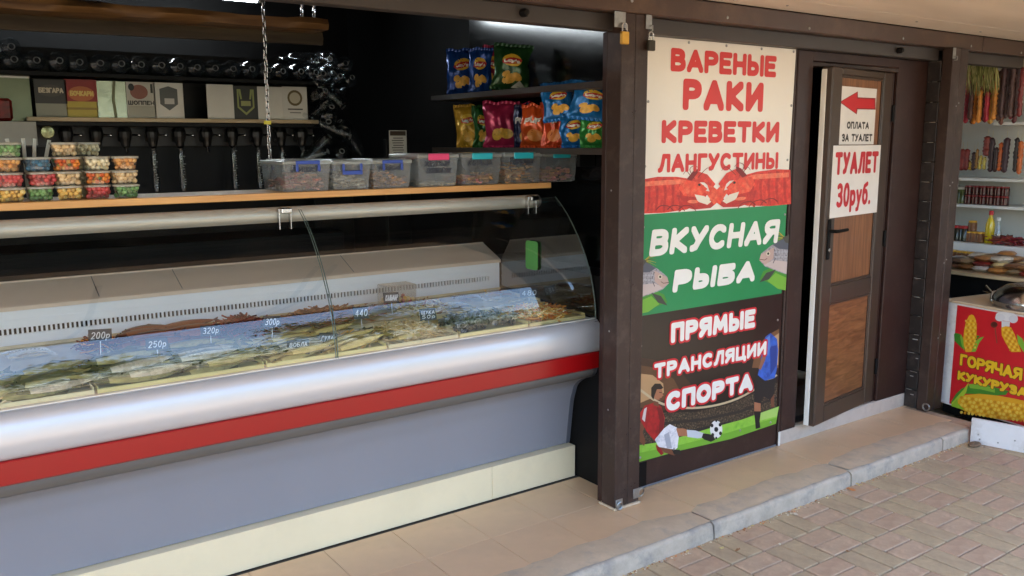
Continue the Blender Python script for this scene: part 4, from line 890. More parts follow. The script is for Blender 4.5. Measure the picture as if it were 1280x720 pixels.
# ================================================================== HANGING BOARD, TUBS AND BOXES
bd = thing('counter_board', 'long light wooden board hung above the counter glass', 'shelf board', (-1.5, .72, 1.387))
PINE = wood('pine_board', (196, 142, 82), (226, 176, 112), 5, 0, .42, 6)
q = MB(); q.box((-3.6, .583, 1.387), (.098, .875, 1.4125), .002); q.build('board', PINE, bd)
def chain(name, top, bot, lnk, r, label, m=CHROME):
    t = thing(name, label, 'chain', bot); top, bot = Vector(top), Vector(bot); L = (top-bot).length; n = int(L/(lnk*.78)); d = (bot-top).normalized(); s = MB(); a = lnk*.5-lnk*.22; b = lnk*.2
    base = MB(); base.tube([(b*math.cos(q_), 0, (a if math.sin(q_) > 0 else -a)+b*math.sin(q_)) for q_ in np.linspace(0, 2*PI, 17)], r, 6, False); me = base.mesh('chain_link', m, 60)
    me2 = me
    for i in range(n):
        o = link('chain_link', me2, t); p = top+(bot-top)*((i+.5)/n); o.matrix_parent_inverse = Matrix.Translation(-t.location); o.location = p+Vector((math.sin(i*1.7)*.0015, math.cos(i*1.3)*.0015, 0)); o.rotation_euler = (0, 0, (PI/2 if i % 2 else 0)+.4)
    return t
ct, cb = at(329, -8, 1, .86), at(339, 236, 1, .86); chain('chain', (ct.x, .86, 2.55), (cb.x, .86, 1.413), .03, .0019, 'thin steel chain holding the wooden board')
chain('chain', (-2.9, .86, 2.55), (-2.9, .86, 1.413), .03, .0019, 'steel chain at the far left end of the wooden board')
q = MB(); q.box((-.02, -.003, -.008), (.01, .0, .006), .001, T((cb.x+.002, .857, at(339, 153, 1, .86).z))); tag(q.build('chain_tag', mat('yellow_tag', (206, 196, 60), .5)), 'tiny yellow tag clipped on the thin steel chain', 'tag')
TUB = clear('tub_plastic', (.95, .95, .94), .05, .10, (220, 220, 214), .05); TLID = clear('tub_lid', (.92, .92, .9), .05, .8, (222, 218, 204), .1)
NUT = {'green': [(112, 158, 98), (128, 170, 112), (98, 146, 88)], 'orange': [(226, 168, 100), (232, 184, 118), (216, 154, 90)], 'red': [(200, 84, 84), (190, 74, 78), (208, 100, 98)], 'yellow': [(230, 190, 104), (226, 178, 92), (232, 206, 130)], 'blue': [(70, 118, 150), (80, 132, 164), (62, 108, 140)], 'mixed': [(226, 140, 60), (110, 156, 74), (232, 172, 80), (206, 96, 46)], 'beige': [(224, 196, 150), (232, 208, 168), (214, 184, 138)], 'cream': [(232, 222, 186), (238, 230, 200), (224, 210, 168)]}
def tub_mesh(wd, dp, ht, b=.74):
    q = MB(); v = []; f = []; n = 24
    def ring(s, z, e=4.):
        R_ = []
        for i in range(n):
            a = 2*PI*i/n; c, s_ = math.cos(a), math.sin(a); k = (abs(c)**e+abs(s_)**e)**(-1/e); R_.append((wd/2*s*c*k, dp/2*s*s_*k, z))
        return R_
    for s, z in ((b, 0), (b+.02, .004), (.97, ht-.006), (1.0, ht-.004)): v += ring(s, z)
    for j in range(3):
        for i in range(n): f.append((j*n+i, j*n+(i+1) % n, (j+1)*n+(i+1) % n, (j+1)*n+i))
    f.append(tuple(range(n))); q.add(v, f)
    l = MB(); v = []; f = []
    for s, z in ((1.04, ht-.006), (1.05, ht-.001), (1.03, ht+.001), (.94, ht+.0015), (.92, ht-.002)): v += ring(s, z)
    for j in range(4):
        for i in range(n): f.append((j*n+i, j*n+(i+1) % n, (j+1)*n+(i+1) % n, (j+1)*n+i))
    f.append(tuple(4*n+i for i in range(n))); l.add(v, f)
    return q.mesh('tub', TUB, 40), l.mesh('lid', TLID, 40)
TW, TD, TH = .084, .084, .0455
TMe = tub_mesh(TW, TD, TH)
def nuts_mesh(kind, seed):
    r = random.Random(seed); ms = [mat('nut_%d_%d_%d' % c, c, .4, var=.14, vs=60, bump=.2, bs=90) for c in NUT[kind]]; q = MB()
    for l, z in enumerate((.0095, .022, .033)):
        sc = .31+.035*l
        for i in range(-3, 4):
            for j in range(-2, 3):
                x, y = i*.014+(l % 2)*.006+r.uniform(-.003, .003), j*.0165+r.uniform(-.003, .003)
                if abs(x) > TW*sc+.004 or abs(y) > TD*sc+.004: continue
                if abs(i) < 2 and abs(j) < 1: continue
                q.ball((x, y, z+r.uniform(-.002, .002)), .0092*r.uniform(.85, 1.12), 7, 5, (1, .92, .95), r.choice(ms), RZ(r.uniform(0, 6)))
    return q.mesh('nuts', None, 70)
NM = {}
STK = [('first', 17, ['yellow', 'red', 'orange', 'green']), ('second', 56, ['green', 'red', 'blue']), ('third', 92, ['yellow', 'beige', 'mixed', 'beige']), ('fourth', 129, ['red', 'mixed', 'cream']), ('fifth', 163, ['green', 'beige', 'orange'])]
LV = ['bottom', 'second from the bottom', 'third from the bottom', 'top']
def place_tub(x, y, z, kind, label, a, seed):
    t = thing('snack_tub', label, 'tub', (0, 0, 0), 'clear snack tubs on the wooden board')
    link('tub', TMe[0], t); link('lid', TMe[1], t)
    key = (kind, seed % 2)
    if key not in NM: NM[key] = nuts_mesh(kind, hash(kind) % 7+seed if False else len(NM)*3+1)
    stuff(link('nuts', NM[key], t)); t.location = (x, y, z); t.rotation_euler = (0, 0, a); return t
r = random.Random(12)
for si, (on_, px_, ks) in enumerate(STK):
    p = at(px_, 254, 1, .59); x = p.x
    for i, kd in enumerate(ks):
        pos = 'top' if i == len(ks)-1 else LV[i]
        place_tub(x+r.uniform(-.004, .004), .648+(0, .012, .004, .02, -.002)[si]+r.uniform(-.005, .008)+(.03 if (si == 2 and i == 3) else 0), 1.4135+i*(TH+.0035), kd, 'tub of %s nuts, %s of the %s stack from the left' % (kd, pos, on_), r.uniform(-.16, .16), si+i)
p = at(118, 250, 1, .76); 
for i in range(4): place_tub(p.x-.01, .775, 1.4135+i*(TH+.0035), 'cream', 'tub of cream nuts in the hind stack behind the fourth stack, level %s' % ['one', 'two', 'three', 'four'][i], .05, i)
# storage boxes
BOXP = clear('storage_plastic', (.9, .92, .93), .05, .30, (196, 202, 206), .12, .12); BLID = clear('storage_lid', (.9, .92, .93), .05, .55, (214, 218, 216), .2)
BLUEC = mat('blue_clip', (44, 74, 170), .35, var=.05); PINKC = mat('pink_clip', (226, 58, 118), .35, var=.05); CYANC = mat('cyan_clip', (40, 178, 196), .35, var=.05)
INK = mat('marker_ink', (40, 44, 60), .6)
def storage(x0, x1, y0, ht, clip, cname, fill, words, label, seed, up=True, fillh=.45, dep=.25):
    W = x1-x0; t = thing('storage_box', label, 'storage box', (0, 0, 0), 'clip lid storage boxes on the wooden board'); q = MB(); b = .90
    v = []
    for s, z in ((b, 0), (1., ht-.012)):
        v += [(sx*W/2*s, dep/2+sy*dep/2*(s*.5+.5), z) for sx, sy in ((-1, -1), (1, -1), (1, 1), (-1, 1))]
    q.add(v, [(0, 1, 5, 4), (1, 2, 6, 5), (2, 3, 7, 6), (3, 0, 4, 7), (0, 3, 2, 1)]); q.build('box', BOXP, t)
    q = MB(); q.box((-W/2*1.04, -.008, ht-.014), (W/2*1.04, dep+.008, ht+.003), .004); q.box((-W/2*.86, .02, ht+.003), (W/2*.86, dep-.02, ht+.007), .002); q.build('lid', BLID, t)
    for yy in (-.0085, dep+.0085):
        sg = -1 if yy < 0 else 1; q = MB(); cw = W*.26
        if clip is BLUEC:
            z = ht-.004; q.box((-cw, yy-.004, z-.008), (cw, yy+.004, z+.006), .002)
            if up: q.box((-cw, yy-.005, z-.036), (-cw+.01, yy+.003, z-.0082), .002); q.box((cw-.01, yy-.005, z-.036), (cw, yy+.003, z-.0082), .002)
            else:
                q = MB(); q.box((-cw, yy-.004, z-.05), (cw, yy+.003, z-.034), .002); q.box((-cw, yy-.005, z-.0338), (-cw+.01, yy+.003, z-.006), .002); q.box((cw-.01, yy-.005, z-.0338), (cw, yy+.003, z-.006), .002)
        else: q.box((-cw, yy-.004, ht-.022), (cw, yy+.004, ht+.006), .003)
        q.build('clip', clip, t)
    r = random.Random(seed); q = MB()
    for i in range(150):
        x, y = r.uniform(-.42, .42)*W*.92, r.uniform(.04, .93)*dep; z = .006+r.random()*ht*fillh*(1+.25*math.sin(x*40+seed))
        M = T((x, y, z)) @ Matrix.Rotation(r.uniform(0, 6), 4, 'Z') @ Matrix.Rotation(r.uniform(-.6, .6), 4, 'X'); l = r.uniform(.008, .018); q.box((-l, -.006, -.003), (l, .006, .003), .0015, M, r.choice(fill))
    stuff(q.build('contents', None, t))
    for i, wd in enumerate(words):
        h = ht*.17; lettering(wd, (-W*.36+.01*i, -.002+.0, ht*.64-i*ht*.22), (1, 0, 0), (0, 0, 1), W*.62, h, INK, t, .0045, .002, shear=.25, gap=.3)
    t.location = ((x0+x1)/2, y0, 1.4135); return t
PKF = [mat('pink_crumb_%d' % i, c, .5, var=.15, vs=40) for i, c in enumerate([(196, 120, 110), (180, 140, 120), (214, 160, 140)])]
GRF = [mat('grey_crumb_%d' % i, c, .5, var=.15, vs=40) for i, c in enumerate([(188, 180, 160), (160, 150, 130), (206, 200, 184)])]
TNF = [mat('tan_crumb_%d' % i, c, .5, var=.15, vs=40) for i, c in enumerate([(206, 150, 90), (190, 130, 76), (222, 176, 116)])]
XB = [at(px_, 238, 1, .585).x for px_ in (366, 417, 467, 518, 575, 628, 678, 724)]
storage(XB[0]-.03, XB[1]-.008, .592, .118, BLUEC, 'blue', PKF, ['ШИШКИ'], 'leftmost storage box with blue clip and pink snack', 1, True)
storage(XB[1], XB[2]-.008, .592, .115, BLUEC, 'blue', GRF, [], 'second storage box from the left, its blue clip hanging open', 2, False)
storage(XB[2], XB[3]-.010, .592, .115, BLUEC, 'blue', [TNF[1], PKF[1], TNF[0]], ['МИДИИ'], 'third storage box from the left, blue clip, brown snack', 3, True)
storage(XB[3]+.02, XB[4]-.008, .588, .135, PINKC, 'pink', GRF[1:2], ['ЖЕЛТЫЙ', 'ПОЛОСАТИК'], 'storage box with a bright pink clip', 4, fillh=.06)
storage(XB[4]+.012, XB[5]-.006, .588, .135, CYANC, 'cyan', TNF[:2]+PKF[:1], ['КОЛЬЦА'], 'first storage box with cyan clip, beside the pink clip box', 5, fillh=.25)
storage(XB[5]+.012, XB[6]-.006, .588, .135, CYANC, 'cyan', TNF, ['ГОРБУША'], 'middle cyan clip box half full of tan chips', 6, fillh=.5)
storage(XB[6]+.012, XB[7]-.012, .588, .135, CYANC, 'cyan', [PKF[0], TNF[1]], [], 'rightmost storage box, in shade by the black wall', 7, fillh=.4)
# ================================================================== BAR AT THE BACK OF THE STALL
YB = 2.0
tl = thing('tube_lamp', 'lit white tube lamp under the stall ceiling', 'lamp', (-1.2, 2.7, 2.47))
q = MB(); q.tube([(-1.95, 2.7, 2.462), (-.53, 2.7, 2.462)], .016, 12); q.build('tube', emit('tube_light', (.86, .95, 1.), 9), tl, 50)
q = MB(); q.box((-1.98, 2.67, 2.482), (-.5, 2.73, 2.53), .004); q.build('batten', WHITEP, tl)
for x in (-1.965, -.515):
    q = MB(); q.box((x-.012, 2.682, 2.445), (x+.012, 2.718, 2.4815), .003); q.build('lamp_holder', WHITEP, tl)
bk = thing('bar_unit', 'black bar wall with shelves for bottles and beer labels', 'shelf unit', (-1.4, 2.1, 0))
BARB = mat('bar_board', (17, 17, 18), .45, var=.2, vs=3, spec=.2); BARG = mat('bar_band', (44, 44, 46), .5, var=.12, vs=3)
q = MB(); q.box((-4.5, 2.13, 0), (-.44, 2.2, 2.06)); q.build('backboard', BARB, bk)
zsh = at(200, 151, 1, YB).z; zsb = at(200, 95, 1, YB).z
q = MB(); q.box((-4.5, 1.97, zsh-.03), (-.45, 2.1295, zsh-.008), .003); q.build('shelf', BARB, bk)
q = MB(); q.box((-1.905, 1.965, zsh-.0075), (-.47, 1.985, zsh+.012), .002); q.build('label_rail', wood('pale_wood', (170, 150, 118), (196, 176, 144), 6, 0), bk)
q = MB(); q.box((-4.5, 1.95, zsb-.022), (-.3, 2.1295, zsb), .003); q.build('shelf', BARB, bk)
q = MB(); q.box((-4.5, 2.1, at(200, 183, 1, 2.1).z), (-.45, 2.129, at(200, 158, 1, 2.1).z), .002); q.build('tap_band', BARG, bk)
q = MB(); q.box((-4.5, 1.75, .0), (-.44, 2.129, 1.12), .004); q.build('bar_base', BARB, bk)
# beer label cards
def card(px0, px1, py0, py1, paints, label, lean=.0):
    p0 = at(px0, py1, 1, 1.99); p1 = at(px1, py0, 1, 1.99); x0, x1 = p0.x, p1.x-.004; z0, z1 = zsh+.0125, p1.z
    t = thing('label_card', label, 'label card', ((x0+x1)/2, 1.99, z0), 'beer label cards on the bar shelf')
    q = MB(); q.box((x0, 1.988, z0), (x1, 1.992, z1), .001); q.build('card', paints[0], t)
    a = Art(lambda u, v: Vector((x0+(x1-x0)*u, 1.988, z0+(z1-z0)*v)), (0, -1, 0), .0006)
    for pts, c in paints[1]: a.p(pts, c)
    if paints[1]: a.build('print', t)
    for wd, u0, u1, v0, v1, c, wt in paints[2] if len(paints) > 2 else ():
        lettering(wd, (x0+(x1-x0)*u0, 1.988, z0+(z1-z0)*v0), (1, 0, 0), (0, 0, 1), (x1-x0)*(u1-u0), (z1-z0)*(v1-v0), flat(c), t, .003, wt, gap=.3)
R4 = lambda a, b, c, d: [(a, b), (c, b), (c, d), (a, d)]
WHT = flat((226, 226, 222)); MIR = mat('silver_foil', (150, 155, 138), .22, metal=.9, var=.1, vs=8, bump=.5, bs=14)
card(46, 83, 100, 147, (flat((150, 152, 138)), [(R4(0, .36, 1, 1), (50, 48, 46)), (ell(.5, .7, .4, .16), (70, 66, 60))], [('БЕЗГАРА', .12, .9, .64, .78, (206, 196, 176), .0028)]), 'dark grey beer label card, leftmost of the row')
card(84, 121, 100, 147, (flat((196, 176, 70)), [(R4(0, .42, 1, 1), (150, 36, 34)), (ell(.5, .62, .42, .2), (196, 110, 60)), (R4(0, .2, 1, .26), (150, 126, 50))], [('БОЧКАРИ', .14, .88, .56, .7, (236, 206, 120), .003)]), 'red and yellow beer label card beside the dark grey one')
card(122, 158, 102, 147, (MIR, [(stroke2([(.6, .0), (.55, .5), (.62, 1)], .1), (120, 124, 90))]), 'silvery reflecting card in the row of beer labels')
card(159, 194, 103, 147, (flat((206, 204, 196)), [(ell(.45, .72, .3, .2), (150, 96, 84)), (ell(.2, .85, .1, .1), (40, 38, 38)), (R4(.05, .05, .95, .34), (172, 172, 160)), (R4(.84, .7, .92, .95), (40, 40, 40))], [('ШОППЕН', .06, .94, .36, .48, (50, 46, 46), .0022)]), 'cream beer label card with a small red picture')
card(194, 229, 104, 148, (WHT, [([(.2, .82), (.5, .9), (.8, .82), (.8, .4), (.5, .22), (.2, .4)], (96, 100, 100)), (R4(.35, .4, .68, .56), (206, 206, 204))]), 'white beer label card with a grey shield')
card(260, 292, 106, 148, (WHT, []), 'blank white card right of the gap in the label row')
card(293, 322, 108, 149, (flat((40, 42, 40)), [([(.15, .9), (.3, .9), (.35, .6), (.65, .6), (.7, .9), (.85, .9), (.85, .35), (.5, .12), (.15, .35)], (150, 160, 96)), ([(.22, .84), (.28, .6), (.72, .6), (.78, .84), (.78, .38), (.5, .2), (.22, .38)], (44, 48, 44)), (R4(.3, .4, .7, .55), (160, 166, 110))]), 'black beer label card with a yellow green badge')
card(323, 353, 109, 150, (WHT, []), 'blank white card beside the black badge card')
card(354, 384, 109, 150, (WHT, [(ell(.5, .66, .3, .24), (110, 96, 60)), (ell(.5, .66, .22, .17), (206, 200, 180)), (R4(.2, .3, .8, .34), (90, 90, 88)), (R4(.28, .2, .72, .23), (130, 130, 128))]), 'white beer label card with a round brown seal, rightmost of the row')
p0, p1 = at(-20, 150, 1, 2.05), at(36, 95, 1, 2.05)
t = thing('mirror', 'greenish tilted mirror sheet at the left end of the bar shelf', 'mirror', (p0.x, 2.05, zsh)); q = MB(); q.box((p0.x, 2.04, zsh-.0075), (p1.x, 2.046, p1.z), .001); q.build('sheet', mat('mirror_sheet', (104, 110, 88), .2, metal=.4, var=.1), t)
q = MB(); q.box((p0.x, 2.036, p1.z-.012), (p1.x, 2.0395, p1.z), .001); q.build('frame', WHITEP, t)
p = at(6, 150, 1, 2.0); q = MB(); q.box((p.x-.03, 1.985, zsh-.0075), (p.x+.035, 2.02, zsh+.095), .012); tag(q.build('picture_stand', mat('red_black_stand', (120, 30, 26), .4, var=.5, vs=30, dirt=(24, 22, 22), dsc=20)), 'small red and black stand in front of the mirror', 'stand')
# PET bottles lying with their bases to the front
PET = clear('pet_plastic', (.82, .85, .86), .035, .02, (150, 158, 164), .08)
def pet():
    q = MB(); q.lathe([(.012, -.004), (.014, .0), (.028, .004), (.042, .012), (.0445, .03), (.0445, .15), (.04, .18), (.02, .23), (.014, .25), (.014, .28)], n=16, M=Matrix.Rotation(-PI/2, 4, 'X')); return q.mesh('bottle', PET, 50)
PETM = pet(); rq = MB(); rq.tube([(math.cos(a)*.0135, -.004, math.sin(a)*.0135) for a in np.linspace(0, 2*PI, 13)], .0028, 6, False); RING = rq.mesh('base_ring', mat('pet_base', (104, 108, 110), .3, spec=.6, var=.5, vs=90), 50)
def bottle(x, y, z, label, grp, rx=0., rz=0.):
    t = thing('plastic_bottle', label, 'bottle', (0, 0, 0), grp); link('body', PETM, t); link('base_ring', RING, t); t.location = (x, y, z); t.rotation_euler = (rx, 0, rz)
r = random.Random(5)
xs0 = at(-10, 80, 1, 1.93).x
for i in range(19): bottle(xs0+i*.0905, 1.93+r.uniform(-.02, .02), zsb+.046, 'clear empty bottle lying on the upper bar shelf, base to the front', 'bottles on the upper shelf', 0, r.uniform(-.12, .12))
for k, (px_, py_) in enumerate(((-4, 62), (14, 58))):
    p = at(px_, py_, 1, 1.93); bottle(p.x, 1.93, p.z, 'clear bottle lying on top of the row at the far left, %s' % ['nearer the edge', 'nearer the middle'][k], 'bottles on the upper shelf', 0, .1)
for k, (px_, py_) in enumerate(((395, 76), (412, 74), (432, 79), (404, 92), (425, 95), (440, 97))):
    p = at(px_, py_, 1, 1.9); bottle(p.x, 1.9, p.z, 'clear bottle in the loose heap at the right end of the shelf', 'bottles heaped at the shelf end', r.uniform(-.2, .2), r.uniform(-.4, .4))
# tall net of empty bottles beside the label shelf
p0 = at(416, 196, 1, 1.95); p1 = at(416, 108, 1, 1.95)
for j in range(5):
    for i in range(2):
        x = p0.x-.05+i*.092+(j % 2)*.03-.01; z = p0.z+.03+j*(p1.z-p0.z-.06)/4
        bottle(x, 1.9+r.uniform(-.05, .05), z, 'clear empty bottle in the tall net beside the label shelf', 'bottles in the net', r.uniform(-.9, .9), r.uniform(-1.4, 1.4))
q = MB(); q.box((p0.x-.12, 1.88, p0.z-.03), (p0.x+.16, 2.12, p0.z-.012), .003); tag(q.build('bottle_ledge', BARB), 'black ledge under the net of bottles', 'shelf')
q = MB(); q.box((p0.x-.1, 2.0, .002), (p0.x+.14, 2.1, p0.z-.0305), .003); tag(q.build('ledge_support', BARB), 'black upright carrying the bottle ledge', 'support')
# beer taps with filler bottles
def tap(px_, label, drop, i):
    x = at(px_, 170, 1, 2.02).x; zt = at(px_, 170, 1, 2.02).z; t = thing('beer_tap', label, 'beer tap', (x, 2.02, zt), 'beer taps on the bar wall')
    q = MB(); q.lathe([(.012, -.062), (.02, -.05), (.024, -.03), (.031, -.005), (.033, .02), (.026, .042), (.012, .052)], (x, 2.03, zt), 12); q.box((x-.022, 2.061, zt-.03), (x+.022, 2.099, zt+.03), .006); q.build('body', mat('tap_black', (16, 16, 17), .3, var=.2), t)
    q = MB(); q.tube([(x+.03, 2.02, zt+.005), (x+.058, 2.015, zt+.004)], .005, 7); q.ball((x+.063, 2.014, zt+.004), .008, 8, 6); q.build('lever', CHROME, t, 50)
    q = MB(); q.tube([(x, 2.0, zt+.045), (x-.004, 1.975, zt+.075)], [.012, .008], 8); q.build('handle', BLACKM, t, 50)
    if drop:
        q = MB(); q.lathe([(.012, -.052), (.016, -.07), (.019, -.1), (.017, -.17), (.021, -.24), (.016, -.28)], (x, 2.02, zt), 10); q.build('filler_sleeve', clear('sleeve', (.74, .77, .78), .05, .02, (150, 156, 160), .12), t, 40)
        q = MB(); rr = random.Random(i)
        for k in range(15):
            gx = x-.014+rr.random()*.02; q.box((gx, 1.996, zt-.08-k*.013), (gx+.003+rr.random()*.008, 1.998, zt-.0775-k*.013+rr.random()*.003), .0006)
        stuff(q.build('sleeve_glints', mat('sleeve_glint', (120, 122, 122), .4), t))  # grey flecks painted as glints on the clear sleeve
    else:
        q = MB(); q.tube([(x, 2.02, zt-.05), (x, 2.01, zt-.085)], .008, 8); q.build('spout', CHROME, t, 50)
for i, (px_, d) in enumerate(((83, 0), (121, 0), (157, 0), (191, 1), (225, 1), (259, 0), (291, 1), (322, 1), (352, 1), (378, 1))):
    tap(px_, 'black beer tap, number %s from the left on the bar wall' % ['one', 'two', 'three', 'four', 'five', 'six', 'seven', 'eight', 'nine', 'ten'][i], d, i)
p = at(60, 165, 1, 2.03); q = MB(); q.lathe([(.0, .0), (.03, 0), (.032, .01), (.028, .02), (.0, .022)], n=18, M=T((p.x, 2.06, p.z)) @ Matrix.Rotation(PI/2, 4, 'X')); tag(q.build('pressure_gauge', mat('gauge', (150, 150, 110), .2, metal=.6, var=.6, vs=60)), 'small round pressure gauge left of the beer taps', 'gauge')
# grey board and upright tongs behind the first tubs
p0, p1 = at(-20, 182, 1, 1.85), at(45, 152, 1, 1.85); q = MB(); q.box((p0.x, 1.85, p0.z), (p1.x, 1.858, p1.z), .001); tag(q.build('grey_board', mat('grey_board_m', (150, 152, 148), .5)), 'pale grey board hanging behind the first snack tubs', 'board')
q = MB(); q.box((p0.x+.02, 1.859, p0.z-.01), (p0.x+.03, 2.129, p1.z), .001); tag(q.build('board_bracket', BARB), 'black bracket that carries the pale grey board', 'bracket')
for k, (px_, a) in enumerate(((20, .12), (30, 0.), (36, -.1), (42, -.25))):
    p = at(px_, 186, 1, .82); q = MB(); q.box((-.006, -.002, 0), (.006, .002, .21), .001, T((p.x, .82, 1.4127)) @ Matrix.Rotation(-a, 4, 'Y')); tag(q.build('serving_tongs', mat('tong_plastic', (206, 206, 198), .4)), 'pale serving tong standing behind the first stack of tubs, number %s' % ['one', 'two', 'three', 'four'][k], 'tongs', 'serving tongs')
p = at(8, 186, 1, .82); q = MB(); q.lathe([(.03, 0), (.036, .1), (.038, .19), (.035, .19)], (p.x, .82, 1.4127), 16); tag(q.build('cutlery_cup', BLACKM, None, 40), 'black cutlery cup behind the leftmost stack of tubs', 'cup')
# hanging slab and plank
BARK = wood('barked_wood', (78, 52, 28), (132, 98, 56), 4, 0, .6, 5); OLDW = wood('old_wood', (62, 52, 38), (92, 80, 58), 4, 0, .7, 5)
def slab(name, y, dp, l, r_, px1, m, label, wav):
    # l, r_: (top, bottom) pixel rows at px 0 and at px1
    a1, a0 = at(0, l[0], 1, y), at(0, l[1], 1, y); b1, b0 = at(px1, r_[0], 1, y), at(px1, r_[1], 1, y); x0, x1 = -3.4, b1.x; q = MB(); v = []; f = []; n = 40
    for i in range(n+1):
        x = x0+(x1-x0)*i/n; u = (x-a1.x)/(b1.x-a1.x); zt = a1.z+(b1.z-a1.z)*u; zb = a0.z+(b0.z-a0.z)*u; e = mnoise.noise(Vector((x*7, y, 0)))*wav
        v += [(x, y-e, (zt+zb)/2), (x, y+.012, zt+e*.4), (x, y+dp, zt), (x, y+dp, zb), (x, y+.01, zb+e*.3)]
    for i in range(n):
        for k in range(5): f.append((i*5+k, i*5+(k+1) % 5, (i+1)*5+(k+1) % 5, (i+1)*5+k))
    f += [(0, 1, 2, 3, 4), tuple(reversed([n*5+k for k in range(5)]))]; q.add(v, f); return tag(q.build(name, m, None, 50), label, 'plank')
slab('bark_slab', 1.5, .2, (-6, 9), (24, 37), 411, BARK, 'rough bark edged slab hung on chains near the ceiling', .03)
slab('ceiling_plank', 1.78, .04, (15, 36), (40, 56), 404, OLDW, 'dull brown plank below the bark edged slab', .006)
for px_, lab in ((378, 'short chain left of the end of the bark edged slab'), (393, 'short chain right at the end of the bark edged slab')):
    p = at(px_, 22, 1, 1.55); chain('chain', (p.x, 1.55, 2.62), (p.x, 1.55, at(px_, 26, 1, 1.55).z+.01), .034, .003, lab)
# menu sheet on the wall
p0, p1 = at(487, 193, 1, 1.9), at(508, 163, 1, 1.9)
t = thing('menu_sheet', 'small white printed sheet standing on the black wall shelf', 'menu', ((p0.x+p1.x)/2, 1.9, p0.z)); q = MB(); q.box((p0.x, 1.9, p0.z-.02), (p1.x, 1.903, p1.z)); q.build('paper', flat((214, 214, 208)), t)
a = Art(lambda u, v: Vector((p0.x+(p1.x-p0.x)*u, 1.9, p0.z+(p1.z-p0.z)*v)), (0, -1, 0), .0006); a.p(R4(.05, .78, .95, .97), (70, 60, 50))
for k in range(7): a.p(R4(.22-.04*(k % 3), .06+.1*k, .78+.05*(k % 2), .095+.1*k), (90, 88, 86))
a.build('print', t)
q = MB(); q.box((p0.x-.02, 1.9035, 1.0), (p1.x+.02, 1.94, p1.z-.05), .003); tag(q.build('menu_stand', BARB), 'black stand behind the small printed sheet', 'stand')
